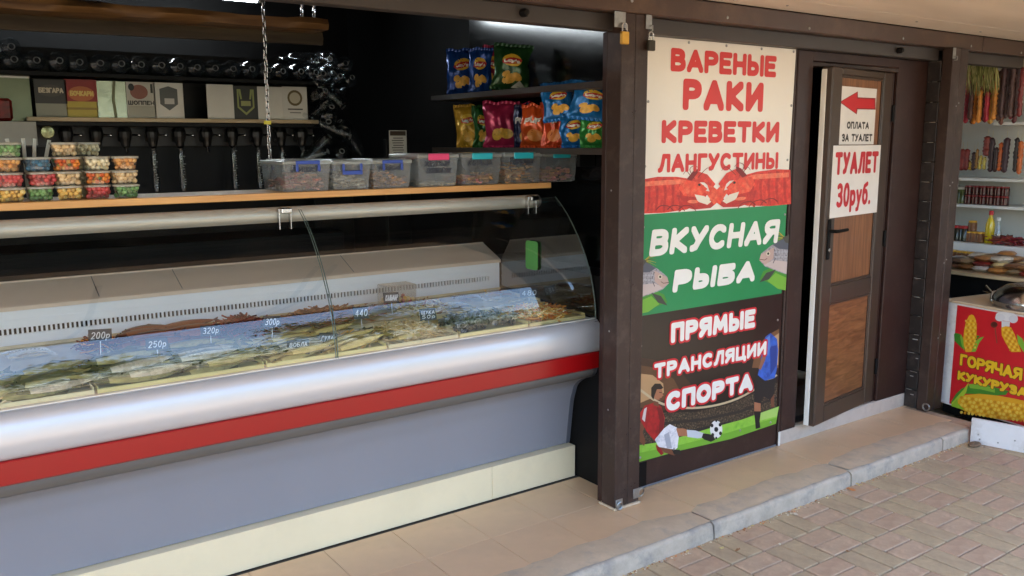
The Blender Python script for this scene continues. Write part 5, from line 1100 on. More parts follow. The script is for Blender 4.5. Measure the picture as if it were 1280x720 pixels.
# ================================================================== CRISP SHELVES ON THE SIDE WALL
SHELFM = mat('shelf_dark', (56, 48, 44), .45, var=.15, vs=4)
ZU, ZLw = 1.855, 1.574
for z, y1, lab in ((ZU, 1.58, 'upper dark shelf of crisps on the black side wall'), (ZLw, 1.58, 'lower dark shelf of crisps on the black side wall')):
    t = thing('wall_shelf', lab, 'shelf', (.2, .9, z-.03)); q = MB(); q.box((.03, .12, z-.028), (.298, y1, z), .002); q.build('board', SHELFM, t)
    q = MB(); q.box((.2, .5, z-.09), (.297, .52, z-.0285), .002); q.build('bracket', BLACKM, t); q = MB(); q.box((.2, 1.3, z-.09), (.297, 1.32, z-.0285), .002); q.build('bracket', BLACKM, t)
def bag(px_, py_, wpx, hpx, col, art, label, dx=.0, roll=0., yaw=-38, lean=-.08, zfix=None, seed=0, x=.13, txt=None):
    p = at(px_, py_, 0, x); s = depth(p)/F; W, H = wpx*s*1.2, hpx*s*1.02; r = random.Random(seed*7+3)
    if zfix is not None: p.z = zfix
    def surf(u, v, side, off=0.):
        e = max(0., 1-abs(u)**2.6)**.75*max(0., math.sin(PI*min(1, max(0, v))))**.55
        wr = mnoise.noise(Vector((u*2.3+seed*3.1, v*3+side, seed*1.7)))*.018+(.5-abs(mnoise.noise(Vector((u*4+seed, v*2.6+seed, side*4)))))*.012-.004
        yy = side*(W*.21*e+wr*min(1, e*2.5))+side*off; nar = 1-.1*math.sin(PI*v)+mnoise.noise(Vector((seed*2.1, v*3.3, u)))*.07; lx = mnoise.noise(Vector((seed*5.3, v*1.7, 3)))*.02; return Vector((u*W/2*nar+lx, yy+mnoise.noise(Vector((seed*1.3, v*1.5, u*.8)))*.014, v*H+mnoise.noise(Vector((u*2+seed, v, 7)))*.012*v))
    t = thing('crisp_bag', label, 'crisp bag', (0, 0, 0), 'bags of crisps on the wall shelves'); q = MB(); n, m_ = 18, 20; v = []; f = []
    for side in (-1, 1):
        o = len(v)
        for j in range(m_+1):
            for i in range(n+1): v.append(surf(i/n*2-1, j/m_, side))
        for j in range(m_):
            for i in range(n): a0 = o+j*(n+1)+i; f.append((a0, a0+1, a0+n+2, a0+n+1))
    q.add(v, f); fm = mat('foil_%d_%d_%d' % col, col, .24, metal=.3, var=.4, vs=14, bump=.55, bs=26, spec=.6); q.build('film', fm, t, 70)
    for vv_, sg in ((0, -1), (1, 1)):
        q = MB(); e_ = [surf(i/n*2-1, vv_, -1) for i in range(n+1)]; e2 = [p_+Vector((0, .0035*(1 if i % 2 else -1), sg*.014)) for i, p_ in enumerate(e_)]
        q.add(e_+e2, [(i, i+1, n+2+i, n+1+i) for i in range(n)]); q.build('crimped_seal', fm, t)
    def dec(pts, c, off, nm=None):
        cx = sum(p_[0] for p_ in pts)/len(pts); cy = sum(p_[1] for p_ in pts)/len(pts); g = MB(); rings = []; k = len(pts); vv = [surf(cx*2-1, cy, -1, off)]; ff = []
        for ri, rr in enumerate((.33, .66, 1.)): vv += [surf((cx+(a-cx)*rr)*2-1, cy+(b-cy)*rr, -1, off) for a, b in pts]
        for i in range(k): ff.append((0, 1+i, 1+(i+1) % k))
        for ri in range(2):
            for i in range(k): ff.append((1+ri*k+i, 1+ri*k+(i+1) % k, 1+(ri+1)*k+(i+1) % k, 1+(ri+1)*k+i))
        return vv, ff
    g = MB()
    for pts, c, off in art: vv, ff = dec(pts, c, off); g.add(vv, ff, flat(c) if not isinstance(c, bpy.types.Material) else c)
    if art: g.build('print', None, t, 70)
    if txt:
        wd, u0, u1, v0, v1, c, wt = txt; vv, ff = text_cells(wd, (u1-u0)*W, (v1-v0)*H, wt, shear=.1, res=.0016, gap=.22); g = MB()
        g.add([surf((u0+a/W)*2-1, v0+b/H, -1, .0042) for a, b in vv], ff, flat(c)); g.build('lettering', None, t, 70)
    t.location = p+Vector((dx, 0, .012)); t.rotation_euler = (lean, roll, math.radians(yaw)); return t
CH = mat('crisp_print', (224, 172, 70), .4, var=.3, vs=40); YL = (236, 196, 60); LR = (190, 26, 40)
def lays(ux=.5): return [(ell(.53, .66, .27, .15), YL, .0016), (ell(.53, .64, .29, .075, 18, .12), LR, .003), (ell(.46, .22, .2, .12, 11, .3), CH, .0016), (ell(.66, .28, .15, .09, 9, -.4), CH, .0024), (ell(.34, .33, .12, .07, 9, .4), CH, .0024)]
LT = ("Lay's", .30, .76, .595, .685, (246, 244, 238), .0034)
NAVY, GRN, PNK, GLD, ORG, DKB = (22, 66, 140), (36, 76, 40), (176, 44, 84), (196, 150, 46), (206, 84, 36), (30, 34, 70)
bag(577, 106, 34, 50, NAVY, lays(), 'dark blue crisp bag, leftmost on the upper shelf', seed=1, txt=LT, zfix=ZU)
bag(600, 106, 26, 49, NAVY, lays(), 'dark blue crisp bag between its twin and the green bag on the upper shelf', seed=2, txt=LT, zfix=ZU, yaw=-44)
bag(617, 103, 24, 52, PNK, lays(), 'pink crisp bag half hidden on the upper shelf', seed=3, txt=LT, zfix=ZU, x=.2)
bag(637, 104, 40, 50, GRN, lays()+[([(.55, .02), (.95, .02), (.75, .2)], (206, 206, 200), .0018)], 'dark green crisp bag, rightmost on the upper shelf', seed=4, txt=LT, zfix=ZU, roll=.1)
bag(586, 180, 28, 46, GLD, lays(), 'gold crisp bag, leftmost on the lower shelf', seed=5, txt=LT, zfix=ZLw)
bag(604, 178, 22, 45, (40, 96, 44), lays(), 'green crisp bag beside the gold one on the lower shelf', seed=6, zfix=ZLw, x=.16, txt=LT)
bag(627, 182, 38, 50, PNK, [(ell(.35, .25, .15, .14), CH, .002), (ell(.62, .27, .2, .12), CH, .0026), (ell(.5, .3, .12, .1), CH, .0032)], 'pink crisp bag in the middle of the lower shelf', seed=7, zfix=ZLw)
bag(650, 177, 30, 48, PNK, [], 'pink crisp bag tucked behind the front pink one', seed=8, zfix=ZLw, x=.22)
PF = ('PUF', .1, .72, .56, .72, (244, 240, 236), .004)
bag(655, 183, 22, 46, DKB, [(ell(.5, .22, .2, .14), CH, .002)], 'dark navy crisp bag left of the orange bags', seed=9, zfix=ZLw, x=.16, txt=PF)
bag(668, 184, 30, 46, ORG, [(ell(.5, .25, .3, .16), (226, 140, 60), .002)], 'orange crisp bag, left of the orange pair', seed=10, zfix=ZLw, txt=PF)
bag(692, 184, 26, 48, (196, 70, 34), [(ell(.5, .25, .3, .16), (226, 130, 60), .002)], 'orange crisp bag, right of the orange pair', seed=11, zfix=ZLw, txt=PF)
BLU = (28, 104, 170)
bag(716, 186, 30, 36, BLU, lays(), 'bright blue crisp bag standing in the lower right pair', seed=12, zfix=ZLw, txt=LT)
bag(742, 183, 30, 34, (46, 130, 60), lays(), 'bright green crisp bag at the right end of the lower shelf', seed=13, zfix=ZLw, txt=LT)
bag(699, 151, 36, 40, BLU, lays(), 'bright blue crisp bag lying on top, left of two', seed=14, txt=LT, roll=-.12, x=.1)
bag(734, 150, 42, 40, (32, 110, 178), lays(), 'bright blue crisp bag lying on top, right of two', seed=15, txt=LT, roll=.1, x=.1)
p = at(592, 138, 0, .24); q = MB(); q.box((.2, p.y-.06, ZLw+.001), (.28, p.y+.08, ZLw+.21), .002); tag(q.build('cardboard_box', mat('cardboard', (120, 96, 66), .8)), 'brown cardboard box behind the gold crisp bag', 'box')
# ================================================================== NEIGHBOURING SNACK STALL
NW = mat('neighbour_white', (206, 204, 196), .6, var=.06, vs=2); NSH = mat('shelf_white', (226, 226, 222), .4, var=.04)
wall('neighbour_wall', (4.32, -3.2, 0), (4.42, 2.2, 2.6), NW, 'off white wall behind the snack shelves of the neighbouring stall')
wall('neighbour_rear_wall', (2.77, 2.1, 0), (4.318, 2.2, 2.6), NW, 'off white rear wall of the neighbouring stall')
wall('neighbour_roof', (2.63, -.0, 2.3), (4.5, 2.3, 2.36), BROWN_D, 'brown roof over the neighbouring stall', 'roof')
q = MB(); q.box((2.6, .052, 2.046), (7, .115, 2.1115), .003); tag(q.build('neighbour_rail', RAILC), 'grey brown rail over the neighbouring stall front', 'rail')
XSF = 4.02
def nz(py_, px_=1235): return at(px_, py_, 0, XSF).z
shz = {'lower': nz(257), 'middle': nz(223), 'upper': nz(152.5, 1262)}
for k, z in shz.items():
    y1 = at(1242, 152, 0, XSF).y if k == 'upper' else 1.9
    t = thing('white_shelf', '%s white shelf of the neighbouring snack stall' % k, 'shelf', (4.17, .3, z-.025)); q = MB(); q.box((XSF, -3.0, z-.022), (4.318, y1, z), .002); q.build('board', NSH, t)
    for y in (-1.5, .2): q = MB(); q.box((4.2, y, z-.1), (4.317, y+.02, z-.0225), .002); q.build('bracket', NSH, t)
# counter
XC = 3.22; ZC = at(1230, 343, 0, XC).z
ct_ = thing('snack_counter', 'low wooden snack counter of the neighbouring stall', 'counter', (3.6, 0, 0)); q = MB(); q.box((XC, -2.6, ZC-.025), (3.98, 1.6, ZC), .003); q.build('top', wood('counter_wood', (176, 148, 112), (206, 182, 144), 4, 1), ct_)
q = MB(); q.box((XC+.05, -2.6, ZS), (3.95, 1.6, ZC-.0255), .003); q.build('base', BLACKM, ct_)
# hanging churchkhela: strings of nuts in dried juice
def churchkhela(px_, py0, py1, x, rad, col, label, grp, seed, lump=1.):
    a, b = at(px_, py0, 0, x), at(px_, py1, 0, x); r = random.Random(seed); n = max(6, int((a.z-b.z)/.028)); path = []; rr = []
    for i in range(n*2+1):
        t_ = i/(n*2); path.append((a.x+r.uniform(-.002, .002), a.y+(b.y-a.y)*0+r.uniform(-.003, .003), a.z+(b.z-a.z)*t_)); rr.append(rad*(.72+.28*(i % 2)*lump+r.uniform(-.08, .08))*(1 if 0 < i < n*2 else .4))
    m = mat('churchkhela_%d_%d_%d' % col, col, .42, var=.3, vs=40, bump=.5, bs=70); t = thing('churchkhela', label, 'churchkhela', (a.x, a.y, b.z), grp); q = MB(); q.tube(path, rr, 8); q.build('body', m, t, 70)
    q = MB(); q.tube([(a.x, a.y, a.z-.005), (a.x, a.y, a.z+.05)], .0012, 5); q.build('string', mat('string', (210, 196, 150), .8), t)
XH = 3.45
CK = [((190, 54, 76), 1205, 92, 158, 'pink red'), ((172, 44, 66), 1212, 90, 154, 'crimson'), ((92, 60, 52), 1217, 92, 150, 'brown'), ((214, 134, 44), 1221.5, 100, 155, 'bright amber'), ((226, 150, 60), 1226, 112, 154, 'light amber'), ((84, 30, 36), 1230, 116, 150, 'dark wine'), ((178, 42, 62), 1235, 114, 152, 'raspberry'), ((196, 150, 60), 1241, 110, 155, 'mustard'), ((206, 138, 58), 1246, 96, 150, 'honey'), ((96, 66, 58), 1251, 88, 150, 'chestnut'), ((82, 60, 62), 1256, 84, 148, 'grey brown'), ((74, 54, 54), 1262, 82, 148, 'dark chestnut'), ((88, 64, 62), 1268, 80, 147, 'dusty brown'), ((76, 52, 52), 1274, 80, 146, 'very dark brown'), ((120, 44, 44), 1279, 84, 146, 'red brown'), ((70, 50, 44), 1201, 96, 160, 'blackish brown')]
for i, (c, px_, a0, a1, nm) in enumerate(CK): churchkhela(px_, a0, a1, XH+.04*(i % 2), .0185, c, '%s churchkhela hanging in the upper row of the snack stall' % nm, 'hanging churchkhela', i)
for i in range(14):
    c = [(196, 62, 84), (150, 40, 60), (110, 66, 52), (220, 144, 52), (96, 34, 40), (206, 150, 64), (88, 62, 56)][i*3 % 7]
    churchkhela(1203+i*5.4, 86+(i*7) % 11, 140+(i*5) % 17, XH+.1, .017, c, '%s churchkhela in the rear layer of the upper row, place %s from the post' % (['rosy', 'wine', 'nut brown', 'amber', 'plum', 'honey', 'dusty'][i*3 % 7], ['one', 'two', 'three', 'four', 'five', 'six', 'seven', 'eight', 'nine', 'ten', 'eleven', 'twelve', 'thirteen', 'fourteen'][i]), 'rear layer of churchkhela', 80+i)
q = MB(); pr_ = at(1230, 78, 0, XH+.02); q.tube([(XH+.02, -2, pr_.z+.03), (XH+.02, 1.9, pr_.z+.03)], .008, 8); tag(q.build('hanging_rod', STEEL), 'thin rod carrying the row of churchkhela', 'rod')
# straw coloured bundle of grass
r = random.Random(8); q = MB(); GR = [mat('straw_%d' % i, c, .6, var=.2, vs=20) for i, c in enumerate([(176, 176, 106), (150, 156, 86), (206, 200, 140), (120, 126, 66)])]
for i in range(150):
    px_ = r.uniform(1210, 1246); a = at(px_, r.uniform(74, 84), 0, XH-.03); b = at(px_+r.uniform(-4, 4), r.uniform(96, 122), 0, XH-.03); q.tube([a, (a+b)/2+Vector((r.uniform(-.02, .02), r.uniform(-.01, .01), 0)), b], [.0022, .0026, .0008], 4, m=r.choice(GR))
stuff(tag(q.build('grass_bundle', None), 'bundle of pale green dried grass hung over the churchkhela', 'grass'))
# second row, hung in front of the middle shelf
XM = 3.98
LK = [((140, 46, 40), 1204, 186, 214, .026, 'brick red'), ((130, 40, 36), 1209, 186, 214, .026, 'dark brick red'), ((206, 170, 70), 1213.5, 202, 214, .016, 'short yellow'), ((60, 36, 34), 1218, 190, 214, .018, 'black brown'), ((150, 110, 50), 1222, 186, 212, .014, 'thin ochre'), ((200, 184, 90), 1226, 194, 213, .014, 'pale yellow'), ((206, 190, 96), 1231, 196, 213, .014, 'second pale yellow'), ((126, 50, 40), 1235, 170, 196, .03, 'thick red brown'), ((56, 34, 38), 1241, 172, 216, .022, 'plum black'), ((60, 40, 40), 1246, 184, 216, .02, 'short plum black'), ((206, 104, 48), 1252, 178, 215, .018, 'vivid orange'), ((60, 32, 42), 1259, 172, 217, .026, 'deep plum'), ((46, 36, 34), 1272, 172, 216, .02, 'coal brown'), ((200, 106, 50), 1277, 176, 219, .02, 'large orange'), ((40, 32, 32), 1194, 180, 214, .012, 'slim black')]
for i, (c, px_, a0, a1, rd, nm) in enumerate(LK): churchkhela(px_, a0, a1-1, XM, rd, c, '%s churchkhela hanging before the middle shelf' % nm, 'churchkhela before the middle shelf', 40+i, .8)
# jars
def jar_mesh(rad, h, m, lidm):
    q = MB(); q.lathe([(rad*.86, 0), (rad, .004), (rad, h*.78), (rad*.86, h*.84)], n=14); b = q.mesh('glass', m, 40); q = MB(); q.lathe([(rad*.9, h*.842), (rad*.93, h*.85), (rad*.93, h-.002), (rad*.85, h)], n=14); return b, q.mesh('lid', lidm, 40)
def jar(mesh, x, y, z, label, grp, cat='jar', lab=None):
    t = thing('jar', label, cat, (0, 0, 0), grp); link('glass', mesh[0], t); link('lid', mesh[1], t)
    if lab: link('paper_label', lab, t)
    t.location = (x, y, z)
JR = jar_mesh(.0285, .068, mat('red_jam', (70, 24, 22), .15, var=.3, vs=40, spec=.7), mat('red_lid', (140, 40, 40), .35)); JG = jar_mesh(.036, .125, mat('pickle_jar', (84, 92, 50), .14, var=.3, vs=30), mat('pale_lid', (190, 186, 170), .35))
zl = shz['lower']+.001
for row in range(2):
    for i in range(6):
        y = at(1211+i*9.2, 240, 0, 4.07).y; jar(JR, 4.07, y, zl+row*.069, 'small dark red jar, %s of the two deep stack, column %s from the left' % (('lower', 'upper')[row], ['one', 'two', 'three', 'four', 'five', 'six'][i]), 'red jars on the lower shelf')
for px_, nm in ((1196, 'left'), (1203, 'right')): jar(JG, 4.08, at(px_, 240, 0, 4.08).y, zl, 'tall green jar at the left end of the lower shelf, %s one' % nm, 'green jars on the lower shelf')
YLm = mat('yellow_lid', (222, 170, 50), .35); JM = jar_mesh(.03, .075, mat('brown_paste', (120, 76, 46), .3, var=.25, vs=30, dirt=(214, 190, 150), dsc=22), YLm); JD = jar_mesh(.034, .11, mat('dark_pickle', (44, 46, 36), .15, var=.3, vs=30), mat('crimson_lid', (176, 36, 44), .35))
zc = ZC+.001
st_ = at(1215, 292, 0, 3.86)
q = MB(); q.box((3.76, -.4, ZC+.0008), (3.975, 1.5, ZC+.13), .003); tag(q.build('riser', NSH), 'white riser step at the back of the snack counter', 'riser')
for i in range(6): jar(JM, 3.72-.004*i, at(1188+i*7.2, 305, 0, 3.72).y, zc, 'yellow lidded paste jar on the counter, position %s from the post' % ['one', 'two', 'three', 'four', 'five', 'six'][i], 'yellow lidded jars')
zr_ = ZC+.131
for i in range(3): jar(JM, 3.85, at(1212+i*7, 290, 0, 3.85).y, zr_, 'yellow lidded jar on the riser, position %s from the left' % ['one', 'two', 'three'][i], 'yellow lidded jars')
jar(JM, 3.85, at(1216, 280, 0, 3.85).y, zr_+.076, 'yellow lidded jar standing on top of the riser jars', 'yellow lidded jars')
for px_, nm in ((1196, 'left'), (1205, 'right')): jar(JD, 3.84, at(px_, 290, 0, 3.84).y, zr_, 'dark jar with crimson lid on the riser, %s of the pair' % nm, 'crimson lidded jars')
# oil bottle and clear bottle
p = at(1237, 292, 0, 3.85); t = thing('oil_bottle', 'yellow oil bottle with red cap on the riser', 'bottle', (p.x, p.y, zr_)); q = MB(); q.lathe([(.026, 0), (.03, .006), (.03, .13), (.022, .165), (.012, .185), (.012, .2)], (p.x, p.y, zr_), 14); q.build('glass', mat('oil', (206, 180, 30), .1, var=.2, vs=14, spec=.8), t, 50)
q = MB(); q.lathe([(.015, .2), (.015, .228), (.012, .23)], (p.x, p.y, zr_), 12); q.build('cap', mat('red_cap', (190, 36, 44), .4), t, 40)
p = at(1247, 292, 0, 3.85); t = thing('clear_bottle', 'small clear bottle beside the oil bottle', 'bottle', (p.x, p.y, zr_)); q = MB(); q.lathe([(.024, 0), (.028, .006), (.026, .08), (.014, .12), (.01, .15), (.01, .165)], (p.x, p.y, zr_), 14); q.build('glass', clear('small_clear', (.86, .9, .9), .08, .12, (200, 206, 210)), t, 50)
q = MB(); q.lathe([(.013, .165), (.013, .185)], (p.x, p.y, zr_), 10); q.build('cap', WHITEP, t)
r = random.Random(31); q = MB(); p = at(1262, 290, 0, 3.85)
for i in range(160): q.tube([(3.86+r.gauss(0, .04), p.y+r.gauss(0, .06), zr_+.002+r.random()*.05), (3.86+r.gauss(0, .05), p.y+r.gauss(0, .06), zr_+.002+r.random()*.06)], .004, 5, m=r.choice(RR+[mat('beet', (140, 30, 50), .4)]))
stuff(tag(q.build('dried_peppers', None), 'heap of dark red dried peppers beside the clear bottle', 'peppers'))
# flat packs piled on the counter
PB = [((206, 196, 178), 'pale'), ((150, 60, 52), 'red'), ((176, 150, 116), 'tan'), ((92, 72, 58), 'dark brown'), ((206, 182, 130), 'straw'), ((216, 208, 196), 'white'), ((160, 112, 70), 'caramel'), ((120, 84, 60), 'brown'), ((190, 130, 70), 'orange brown')]
def pillow(x, y, z, wd, dp, th, ang, c, label, seed, tlt=0.):
    q = MB(); v = []; f = []; n = 8
    for side in (-1, 1):
        o = len(v)
        for j in range(n+1):
            for i in range(n+1):
                u, w_ = i/n*2-1, j/n*2-1; b = max(0, (1-u**4)*(1-w_**4))**.6; v.append((u*wd/2, w_*dp/2, th/2+side*(th/2*b+.0015)+mnoise.noise(Vector((u*3+seed, w_*3, side)))*.004*b))
        for j in range(n):
            for i in range(n): a0 = o+j*(n+1)+i; f.append((a0, a0+1, a0+n+2, a0+n+1))
    q.add(v, f); o = q.build('snack_pack', mat('packet_%d_%d_%d' % c, c, .3, var=.3, vs=26, bump=.3, bs=30, dirt=tuple(int(t_*.6) for t_ in c), dsc=18), None, 60); o.location = (x, y, z); o.rotation_euler = (tlt, 0, ang); tag(o, label, 'snack pack', 'snack packs on the counter')
LZ = [(3.68, 1232, 2, 'in the hind row beside the jars'), (3.70, 1246, 2, 'in the hind row below the oil bottle'), (3.70, 1260, 3, 'in the hind row below the peppers'), (3.70, 1276, 2, 'in the hind row at the right edge'), (3.46, 1203, 2, 'between the two front piles by the post'), (3.46, 1222, 3, 'behind the second and third front piles'), (3.46, 1243, 3, 'behind the third and fourth front piles'), (3.46, 1262, 3, 'behind the fourth and fifth front piles'), (3.46, 1281, 2, 'behind the last front piles'), (3.36, 1194, 2, 'nearest the brown post'), (3.36, 1212, 2, 'in the second pile from the post'), (3.36, 1232, 3, 'in the third pile from the post'), (3.36, 1252, 3, 'in the fourth pile from the post'), (3.36, 1270, 2, 'in the fifth pile from the post'), (3.36, 1290, 2, 'at the right edge of the front row'), (3.56, 1205, 1, 'in the middle row near the yellow jars'), (3.56, 1225, 2, 'in the middle row before the riser'), (3.58, 1248, 2, 'in the middle row under the peppers'), (3.58, 1272, 2, 'in the middle row at the right')]
r = random.Random(17); od = ['bottom', 'middle', 'top']; k = 0
for x, px_, n, wh in LZ:
    y = at(px_, 330, 0, x).y
    for i in range(n):
        c, nm = PB[(k*4+i) % len(PB)]; k += 1
        pillow(x+r.uniform(-.02, .02), y+r.uniform(-.01, .01), zc+.002+i*.034, .16, .11, .034, r.uniform(-.4, .4), c, '%s snack pack %s, %s layer' % (nm, wh, od[i] if n == 3 else ('bottom', 'top')[i] if n == 2 else 'single'), k)
# ================================================================== CORN CART
c0 = at(1187, 505, 2, .012); c1 = at(1280, 533, 2, .012); cu = (c1-c0); cu.z = 0; cu.normalize(); cn = Vector((cu.y, -cu.x, 0))
if cn.x > 0: cn = -cn
c00 = c0-cu*.075; CM = Matrix(((cu.x, -cn.x, 0, c00.x), (cu.y, -cn.y, 0, c00.y), (0, 0, 1, 0), (0, 0, 0, 1)))     # x along the sign, y into the cart
ztop = atp(1187, 377, c0, cn).z
cc = thing('corn_cart', 'white hot corn cart with a red printed side sign', 'cart', (c00.x, c00.y, ZS))
q = MB(); q.box((0, 0, .004), (1.15, .52, ztop), .006, CM); q.build('body', mat('cart_white', (226, 222, 220), .4, var=.05, dirt=(200, 192, 186), dsc=6), cc)
q = MB(); q.box((-.012, -.012, ztop+.0005), (1.16, .53, ztop+.014), .004, CM); q.build('top', mat('cart_top', (206, 186, 156), .45, var=.1), cc)
q = MB(); q.box((.02, .01, -.05), (1.13, .5, .0035), .003, CM); q.build('under_frame', BLACKM, cc)
for x in (.08, 1.07):
    for y in (.07, .43):
        q = MB(); q.lathe([(.038, -.014), (.045, -.01), (.045, .01), (.038, .014)], n=16, M=CM @ T((x, y, ZS+.046)) @ Matrix.Rotation(PI/2, 4, 'X')); q.build('castor', mat('rubber', (26, 26, 26), .8), cc, 40)
        q = MB(); q.box((x-.008, y-.024, ZS+.03), (x+.008, y+.024, -.0505), .002, CM); q.build('castor_fork', STEEL, cc)
S0 = .075; S1 = 1.12; zb = .03
q = MB(); q.box((S0, -.0035, .016), (S1, -.0005, ztop-.012), .0008, CM); q.build('sign_sheet', flat((214, 36, 44)), cc)
cf = lambda px_, py_: atp(px_, py_, c0+cn*.0036, cn)
C5 = lambda x, y: cf(1160+x/7.2, 340+y/7.2); C6 = lambda x, y: cf(1160+x/5.142, 440+y/5.142)
YC, YD, YE, GN, GN2 = (240, 178, 40), (216, 146, 26), (248, 208, 84), (70, 140, 44), (134, 188, 60)
a = Art(C5, cn, .0006)
a.p([(235, 560), (250, 548), (290, 560), (330, 640), (332, 700), (310, 690), (270, 650), (240, 620)], GN); a.p([(505, 580), (470, 590), (420, 630), (380, 720), (430, 716), (460, 640)], GN2); a.p([(440, 570), (470, 575), (430, 620), (400, 640)], GN)
a.p([(372, 392), (392, 382), (412, 390), (432, 430), (440, 500), (436, 580), (420, 650), (390, 720), (340, 722), (322, 660), (318, 590), (326, 520), (344, 440)], YC)
for i in range(9):
    for j in range(5): a.p(ell(342+j*21+(i % 2)*8, 440+i*30, 9, 11, 8), (YE, YD)[(i+j) % 2])
a.p([(318, 600), (300, 560), (290, 580), (306, 660), (330, 716)], GN2)
a.build('corn_print', cc)
a = Art(C5, cn, .0006)
a.p([(800, 560), (850, 600), (900, 720), (860, 720), (810, 640)], GN2); a.p([(660, 500), (700, 486), (750, 500), (780, 560), (840, 720), (750, 720), (700, 640), (664, 570)], YC)
for i in range(8):
    for j in range(4): a.p(ell(678+j*24+i*9, 520+i*26, 10, 11, 8), (YE, YD)[(i+j) % 2])
a.p([(664, 440), (740, 446), (736, 492), (700, 488), (664, 498)], (226, 226, 228)); a.p(ell(710, 400, 100, 42, 24, .12), (236, 236, 238)); a.p(ell(650, 410, 44, 34), (226, 226, 230)); a.p(ell(770, 424, 42, 36), (220, 220, 226))
a.p(ell(596, 474, 32, 28), (110, 50, 40)); a.p(ell(600, 470, 22, 18), (84, 36, 30)); a.p(stroke2([(606, 500), (622, 640)], 9), (150, 80, 60))
a.build('corn_print', cc)
a = Art(C6, cn, .0006)
a.p([(148, 322), (180, 270), (216, 236), (300, 200), (380, 208), (440, 230), (520, 250), (500, 276), (400, 282), (300, 270), (230, 268), (190, 330), (158, 352)], GN); a.p([(150, 330), (230, 240), (262, 196), (246, 260), (200, 320), (160, 350)], (176, 206, 60)); a.p([(262, 206), (340, 206), (430, 236), (430, 262), (340, 240), (270, 232)], GN2)
a.p([(176, 340), (200, 300), (240, 276), (330, 268), (450, 280), (560, 300), (690, 330), (760, 380), (700, 430), (600, 436), (480, 436), (340, 410), (240, 380), (180, 354)], YC)
for i in range(22):
    for j in range(5):
        x, y = 215+i*24, 292+j*24+i*3.2
        if 286+i*1.6 < y < 395+i*3.4: a.p(ell(x+(j % 2)*9, y, 10, 10, 8), (YE, YD)[(i*2+j) % 3 == 0])
a.p([(150, 345), (190, 300), (196, 330), (240, 372), (190, 360)], (150, 190, 50))
a.build('corn_print', cc)
uxc = cu; uzc = Vector((0, 0, 1))
def ctext(body, x, y0, y1, x1, wt):
    p0 = C6(x, y1); H = C6(x, y0).z-p0.z; W = (C6(x1, y1+(x1-x)*.22)-p0).dot(cu); lettering(body, p0, cu, uzc, W, H, flat((110, 70, 20)), cc, .0028, wt, 'lettering_outline', gap=.3, grow=.003); lettering(body, p0, cu, uzc, W, H, flat((246, 198, 40)), cc, .0032, wt, gap=.3)
ctext('ГОРЯЧАЯ', 205, 8, 84, 606, .0085); ctext('КУКУРУЗА', 190, 116, 176, 640, .0085)
# white bump board under the cart
b0, b1 = at(1212, 553, 2, ZS+.002), at(1280, 566.5, 2, ZS+.002); bu = (b1-b0).normalized(); bnn = Vector((bu.y, -bu.x, 0)); bnn = bnn if bnn.x < 0 else -bnn
BMx = Matrix(((bu.x, -bnn.x, 0, b0.x), (bu.y, -bnn.y, 0, b0.y), (0, 0, 1, 0), (0, 0, 0, 1))); hb_ = atp(1212, 522, b0, bnn).z
t = thing('white_board', 'scuffed white board standing on the pavement under the corn cart', 'board', b0); q = MB(); q.box((0, 0, ZS+.002), (.8, .018, hb_), .002, BMx); q.build('board', mat('scuffed_white', (216, 214, 214), .55, var=.06, vs=8, dirt=(190, 184, 180), dsc=5), t)
for u, z in ((.05, .03), (.04, .055), (.14, .03), (.22, .06), (.27, .02), (.3, .065)):
    q = MB(); q.lathe([(.0045, 0), (.0045, .0015), (.002, .003)], n=8, M=BMx @ T((u, -.0004, ZS+.002+z)) @ Matrix.Rotation(PI/2, 4, 'X')); q.build('screw', STEEL, t)
# steel pan with lid, little tap and board on the cart
pp = CM @ Vector((.40, .2, ztop+.0145))
t = thing('steel_pan', 'shiny domed steel pan on top of the corn cart', 'pan', pp); q = MB(); q.lathe([(.19, 0), (.2, .004), (.205, .03), (.21, .034)], pp, 28); q.build('pan', CHROME, t, 50)
q = MB(); q.lathe([(.207, .0345), (.205, .05), (.185, .085), (.14, .118), (.08, .135), (.0, .14)], pp, 28); q.build('lid', CHROME, t, 60)
q = MB(); q.tube([pp+Vector((-.03, 0, .138)), pp+Vector((-.03, 0, .16)), pp+Vector((.03, 0, .16)), pp+Vector((.03, 0, .138))], .006, 8); q.build('handle', BLACKM, t, 50)
p2 = CM @ Vector((.17, .17, ztop+.0145))
t = thing('gas_tap', 'small brass and steel gas tap beside the domed pan', 'gas tap', p2); q = MB(); q.tube([p2, p2+Vector((0, 0, .05)), p2+Vector((.08, 0, .05))], .011, 8); q.build('pipe', STEEL, t, 50)
q = MB(); q.tube([p2+Vector((-.01, 0, .055)), p2-cu*.045+Vector((0, 0, .085))], .006, 7); q.tube([p2+Vector((-.01, 0, .05)), p2-cu*.06+Vector((0, 0, .055))], .005, 7); q.build('handle', CHROME, t, 50)
q = MB(); q.box((-.05, -.03, 0), (.09, .03, .014), .003, T(p2+cu*.1+cn*.05) @ RZ(math.atan2(cu.y, cu.x)+.5)); tag(q.build('wood_block', wood('block_wood', (150, 112, 70), (186, 146, 96), 8, 0)), 'small wooden block in front of the gas tap', 'block')
cb0 = at(1186, 345, 0, 3.0); q = MB(); q.tube(crom([(2.95, .24, .95), (2.93, .2, .8), (2.96, .14, .62), (2.98, .1, .4), (2.98, .1, ZS)], 6), .004, 6); tag(q.build('cable', BLACKM, None, 50), 'black cable hanging behind the corn cart', 'cable')
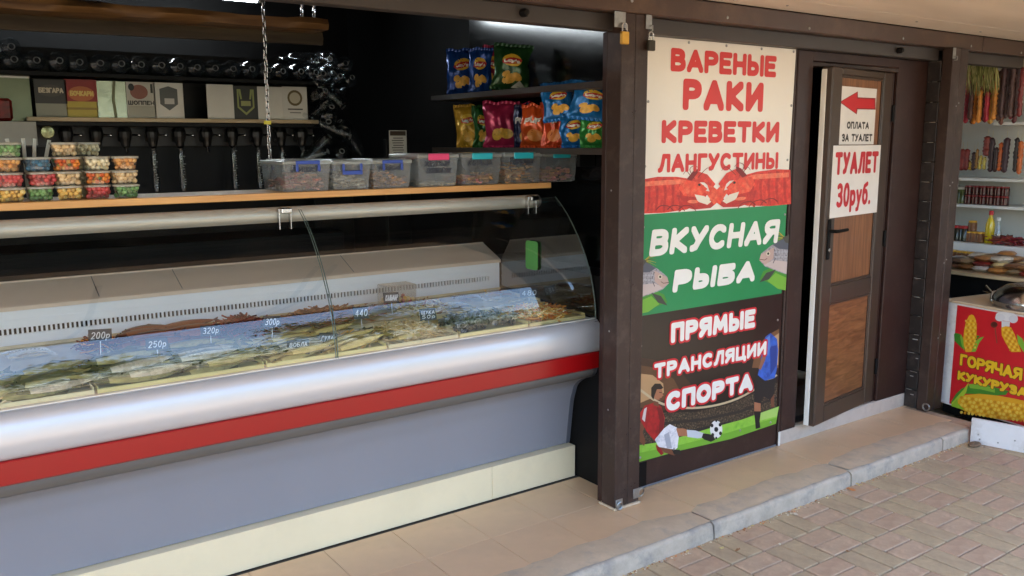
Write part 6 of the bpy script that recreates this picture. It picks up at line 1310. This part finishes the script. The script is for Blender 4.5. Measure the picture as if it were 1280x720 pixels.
# ================================================================== LITTER ALONG THE KERB
r = random.Random(77); LEAF = [mat('dry_leaf_%d' % i, c, .7, var=.25, vs=60) for i, c in enumerate([(196, 130, 76), (206, 184, 120), (150, 108, 70), (216, 206, 180)])]
LP = [((1064, 612), 'orange brown dry leaf at the kerb, right of the middle', 0, .05), ((1072, 606), 'second dry leaf beside the orange one at the kerb', 1, .03), ((993, 644), 'pale straw scrap against the kerb', 3, .035), ((902, 686), 'small yellow leaf on the red pavers at the front', 1, .02), ((922, 688), 'thin brown twig leaf on the red pavers', 2, .03), ((974, 681), 'cream petal on the sand coloured pavers', 3, .015), ((1185, 632), 'tiny white scrap on the far pavers', 3, .015), ((817, 703), 'pale crumb at the left foot of the kerb', 3, .012), ((1174, 572), 'tiny pale scrap near the far kerb', 3, .015), ((884, 668), 'dark crumb pile at the kerb joint', 2, .014), ((1060, 690), 'dark leaf speck on the middle pavers', 2, .02)]
for (px_, py_), lab, ci, sz in LP:
    p = at(px_, py_, 2, ZS+.004); q = MB(); n = 10; v = [(0, 0, .006)]; a0 = r.uniform(0, 6)
    for i in range(n):
        a = 2*PI*i/n; rr = sz*(.5+.5*abs(math.cos(a)))*r.uniform(.8, 1.1)*.5; v.append((rr*math.cos(a), rr*.7*math.sin(a), r.uniform(0, .008)))
    v2 = [(x, y, z+.0008) for x, y, z in v]; q.add(v+v2, [(0, 1+(i+1) % n, 1+i) for i in range(n)]+[(n+1, n+2+i, n+2+(i+1) % n) for i in range(n)]+[(1+i, 1+(i+1) % n, n+2+(i+1) % n, n+2+i) for i in range(n)])
    o = q.build('dry_leaf', LEAF[ci], None, 60); o.location = p; o.rotation_euler = (0, 0, a0); tag(o, lab, 'leaf', 'litter on the pavement')
p = at(1218, 558, 2, ZS); q = MB(); q.ball((0, 0, .012), .05, 10, 6, (1, .55, .28)); o = q.build('broken_stone', mat('broken_stone', (120, 98, 76), .9, var=.4, vs=30, bump=.8, bs=60), None, 30); o.location = p; tag(o, 'broken brown stone lying at the end of the kerb', 'stone')
q = MB()
for i in range(420):
    x = r.uniform(-.3, 2.35); y = YK-.004-abs(r.gauss(0, .014)); s = r.uniform(.0015, .0045); q.ball((x, y, ZS+s*.4), s, 5, 3, (1.4, 1, .7), r.choice(LEAF+[SAND, CONC]), RZ(r.uniform(0, 6)))
stuff(tag(q.build('kerb_grit', None), 'grit and crumbs gathered along the foot of the kerb', 'grit'))
# ================================================================== ACROSS THE STREET (seen mirrored in the counter glass)
q = MB(); q.box((-120, -7.6, ZS-.011), (120, -3.4, ZS+.006)); struct(q.build('added_road', mat('added_asphalt', (62, 62, 64), .85, var=.2, vs=8, bump=.4, bs=120)))  # unseen dark strip added to dim what the counter glass mirrors
fn = thing('street_fence', 'low white fence along the far side of the street', 'fence', (0, -8, ZS))
for i in range(22):
    x = -16+i*1.5; q = MB(); q.box((x-.03, -8.03, ZS-.01), (x+.03, -7.97, .95), .004); q.build('post', WHITEP, fn)
for z in (.25, .55, .85): q = MB(); q.box((-16, -7.965, z-.035), (16, -7.945, z+.035), .004); q.build('rail', WHITEP, fn)
LV_ = [mat('leaf_%d' % i, c, .55, var=.3, vs=8) for i, c in enumerate([(70, 96, 40), (92, 116, 52), (54, 78, 34), (112, 130, 64)])]
def leaves(n, fn_, seed, sz):
    r = random.Random(seed); q = MB()
    for i in range(n):
        p = fn_(r); M = T(p) @ Matrix.Rotation(r.uniform(0, 6.3), 4, 'Z') @ Matrix.Rotation(r.uniform(-1.3, 1.3), 4, 'X'); s = sz*r.uniform(.6, 1.4); q.add([M @ Vector(v) for v in ((-s, 0, 0), (0, -s*.5, s*.15), (s, 0, 0), (0, s*.5, s*.15))], [(0, 1, 2, 3)], r.choice(LV_))
    return q
q = leaves(28000, lambda r: Vector((r.uniform(-18, 18), -9.3+r.gauss(0, .35), ZS+r.random()**.8*2.7)), 3, .09); stuff(tag(q.build('hedge', None), 'dense green hedge behind the white street fence', 'hedge'))
TRK = mat('bark', (84, 70, 56), .9, var=.3, vs=10, bump=.6, bs=30)
for k, (x, y, h, rd) in enumerate([(-13, -17, 6.5, 2.2), (-7.5, -21, 7.5, 2.6), (0.5, -19, 6, 2.1), (7, -16, 6.8, 2.3), (12, -22, 8, 2.8)]):
    t = thing('street_tree', 'leafy tree across the street, number %s from the left' % ['one', 'two', 'three', 'four', 'five'][k], 'tree', (x, y, ZS), 'trees across the street')
    q = MB(); q.tube([(x, y, ZS-.05), (x+.1, y, h*.35), (x, y, h*.7)], [.2, .15, .06], 9)
    for j in range(6): a = j*1.05; q.tube([(x+.05, y, h*(.35+.05*j)), (x+math.cos(a)*rd*.6, y+math.sin(a)*rd*.6, h*(.55+.05*j))], [.07, .02], 6)
    q.build('trunk', TRK, t, 60)
    cl = [(random.Random(k*9+j).gauss(0, .45), random.Random(k*5+j+50).gauss(0, .45), random.Random(k*3+j+99).gauss(0, .4)) for j in range(16)]
    def fnc(r, cl=cl, x=x, y=y, h=h, rd=rd):
        c = r.choice(cl); return Vector((x+(c[0]+r.gauss(0, .2))*rd, y+(c[1]+r.gauss(0, .2))*rd, h*.72+(c[2]+r.gauss(0, .18))*rd))
    stuff(leaves(5000, fnc, 60+k, .12).build('crown', None, t))
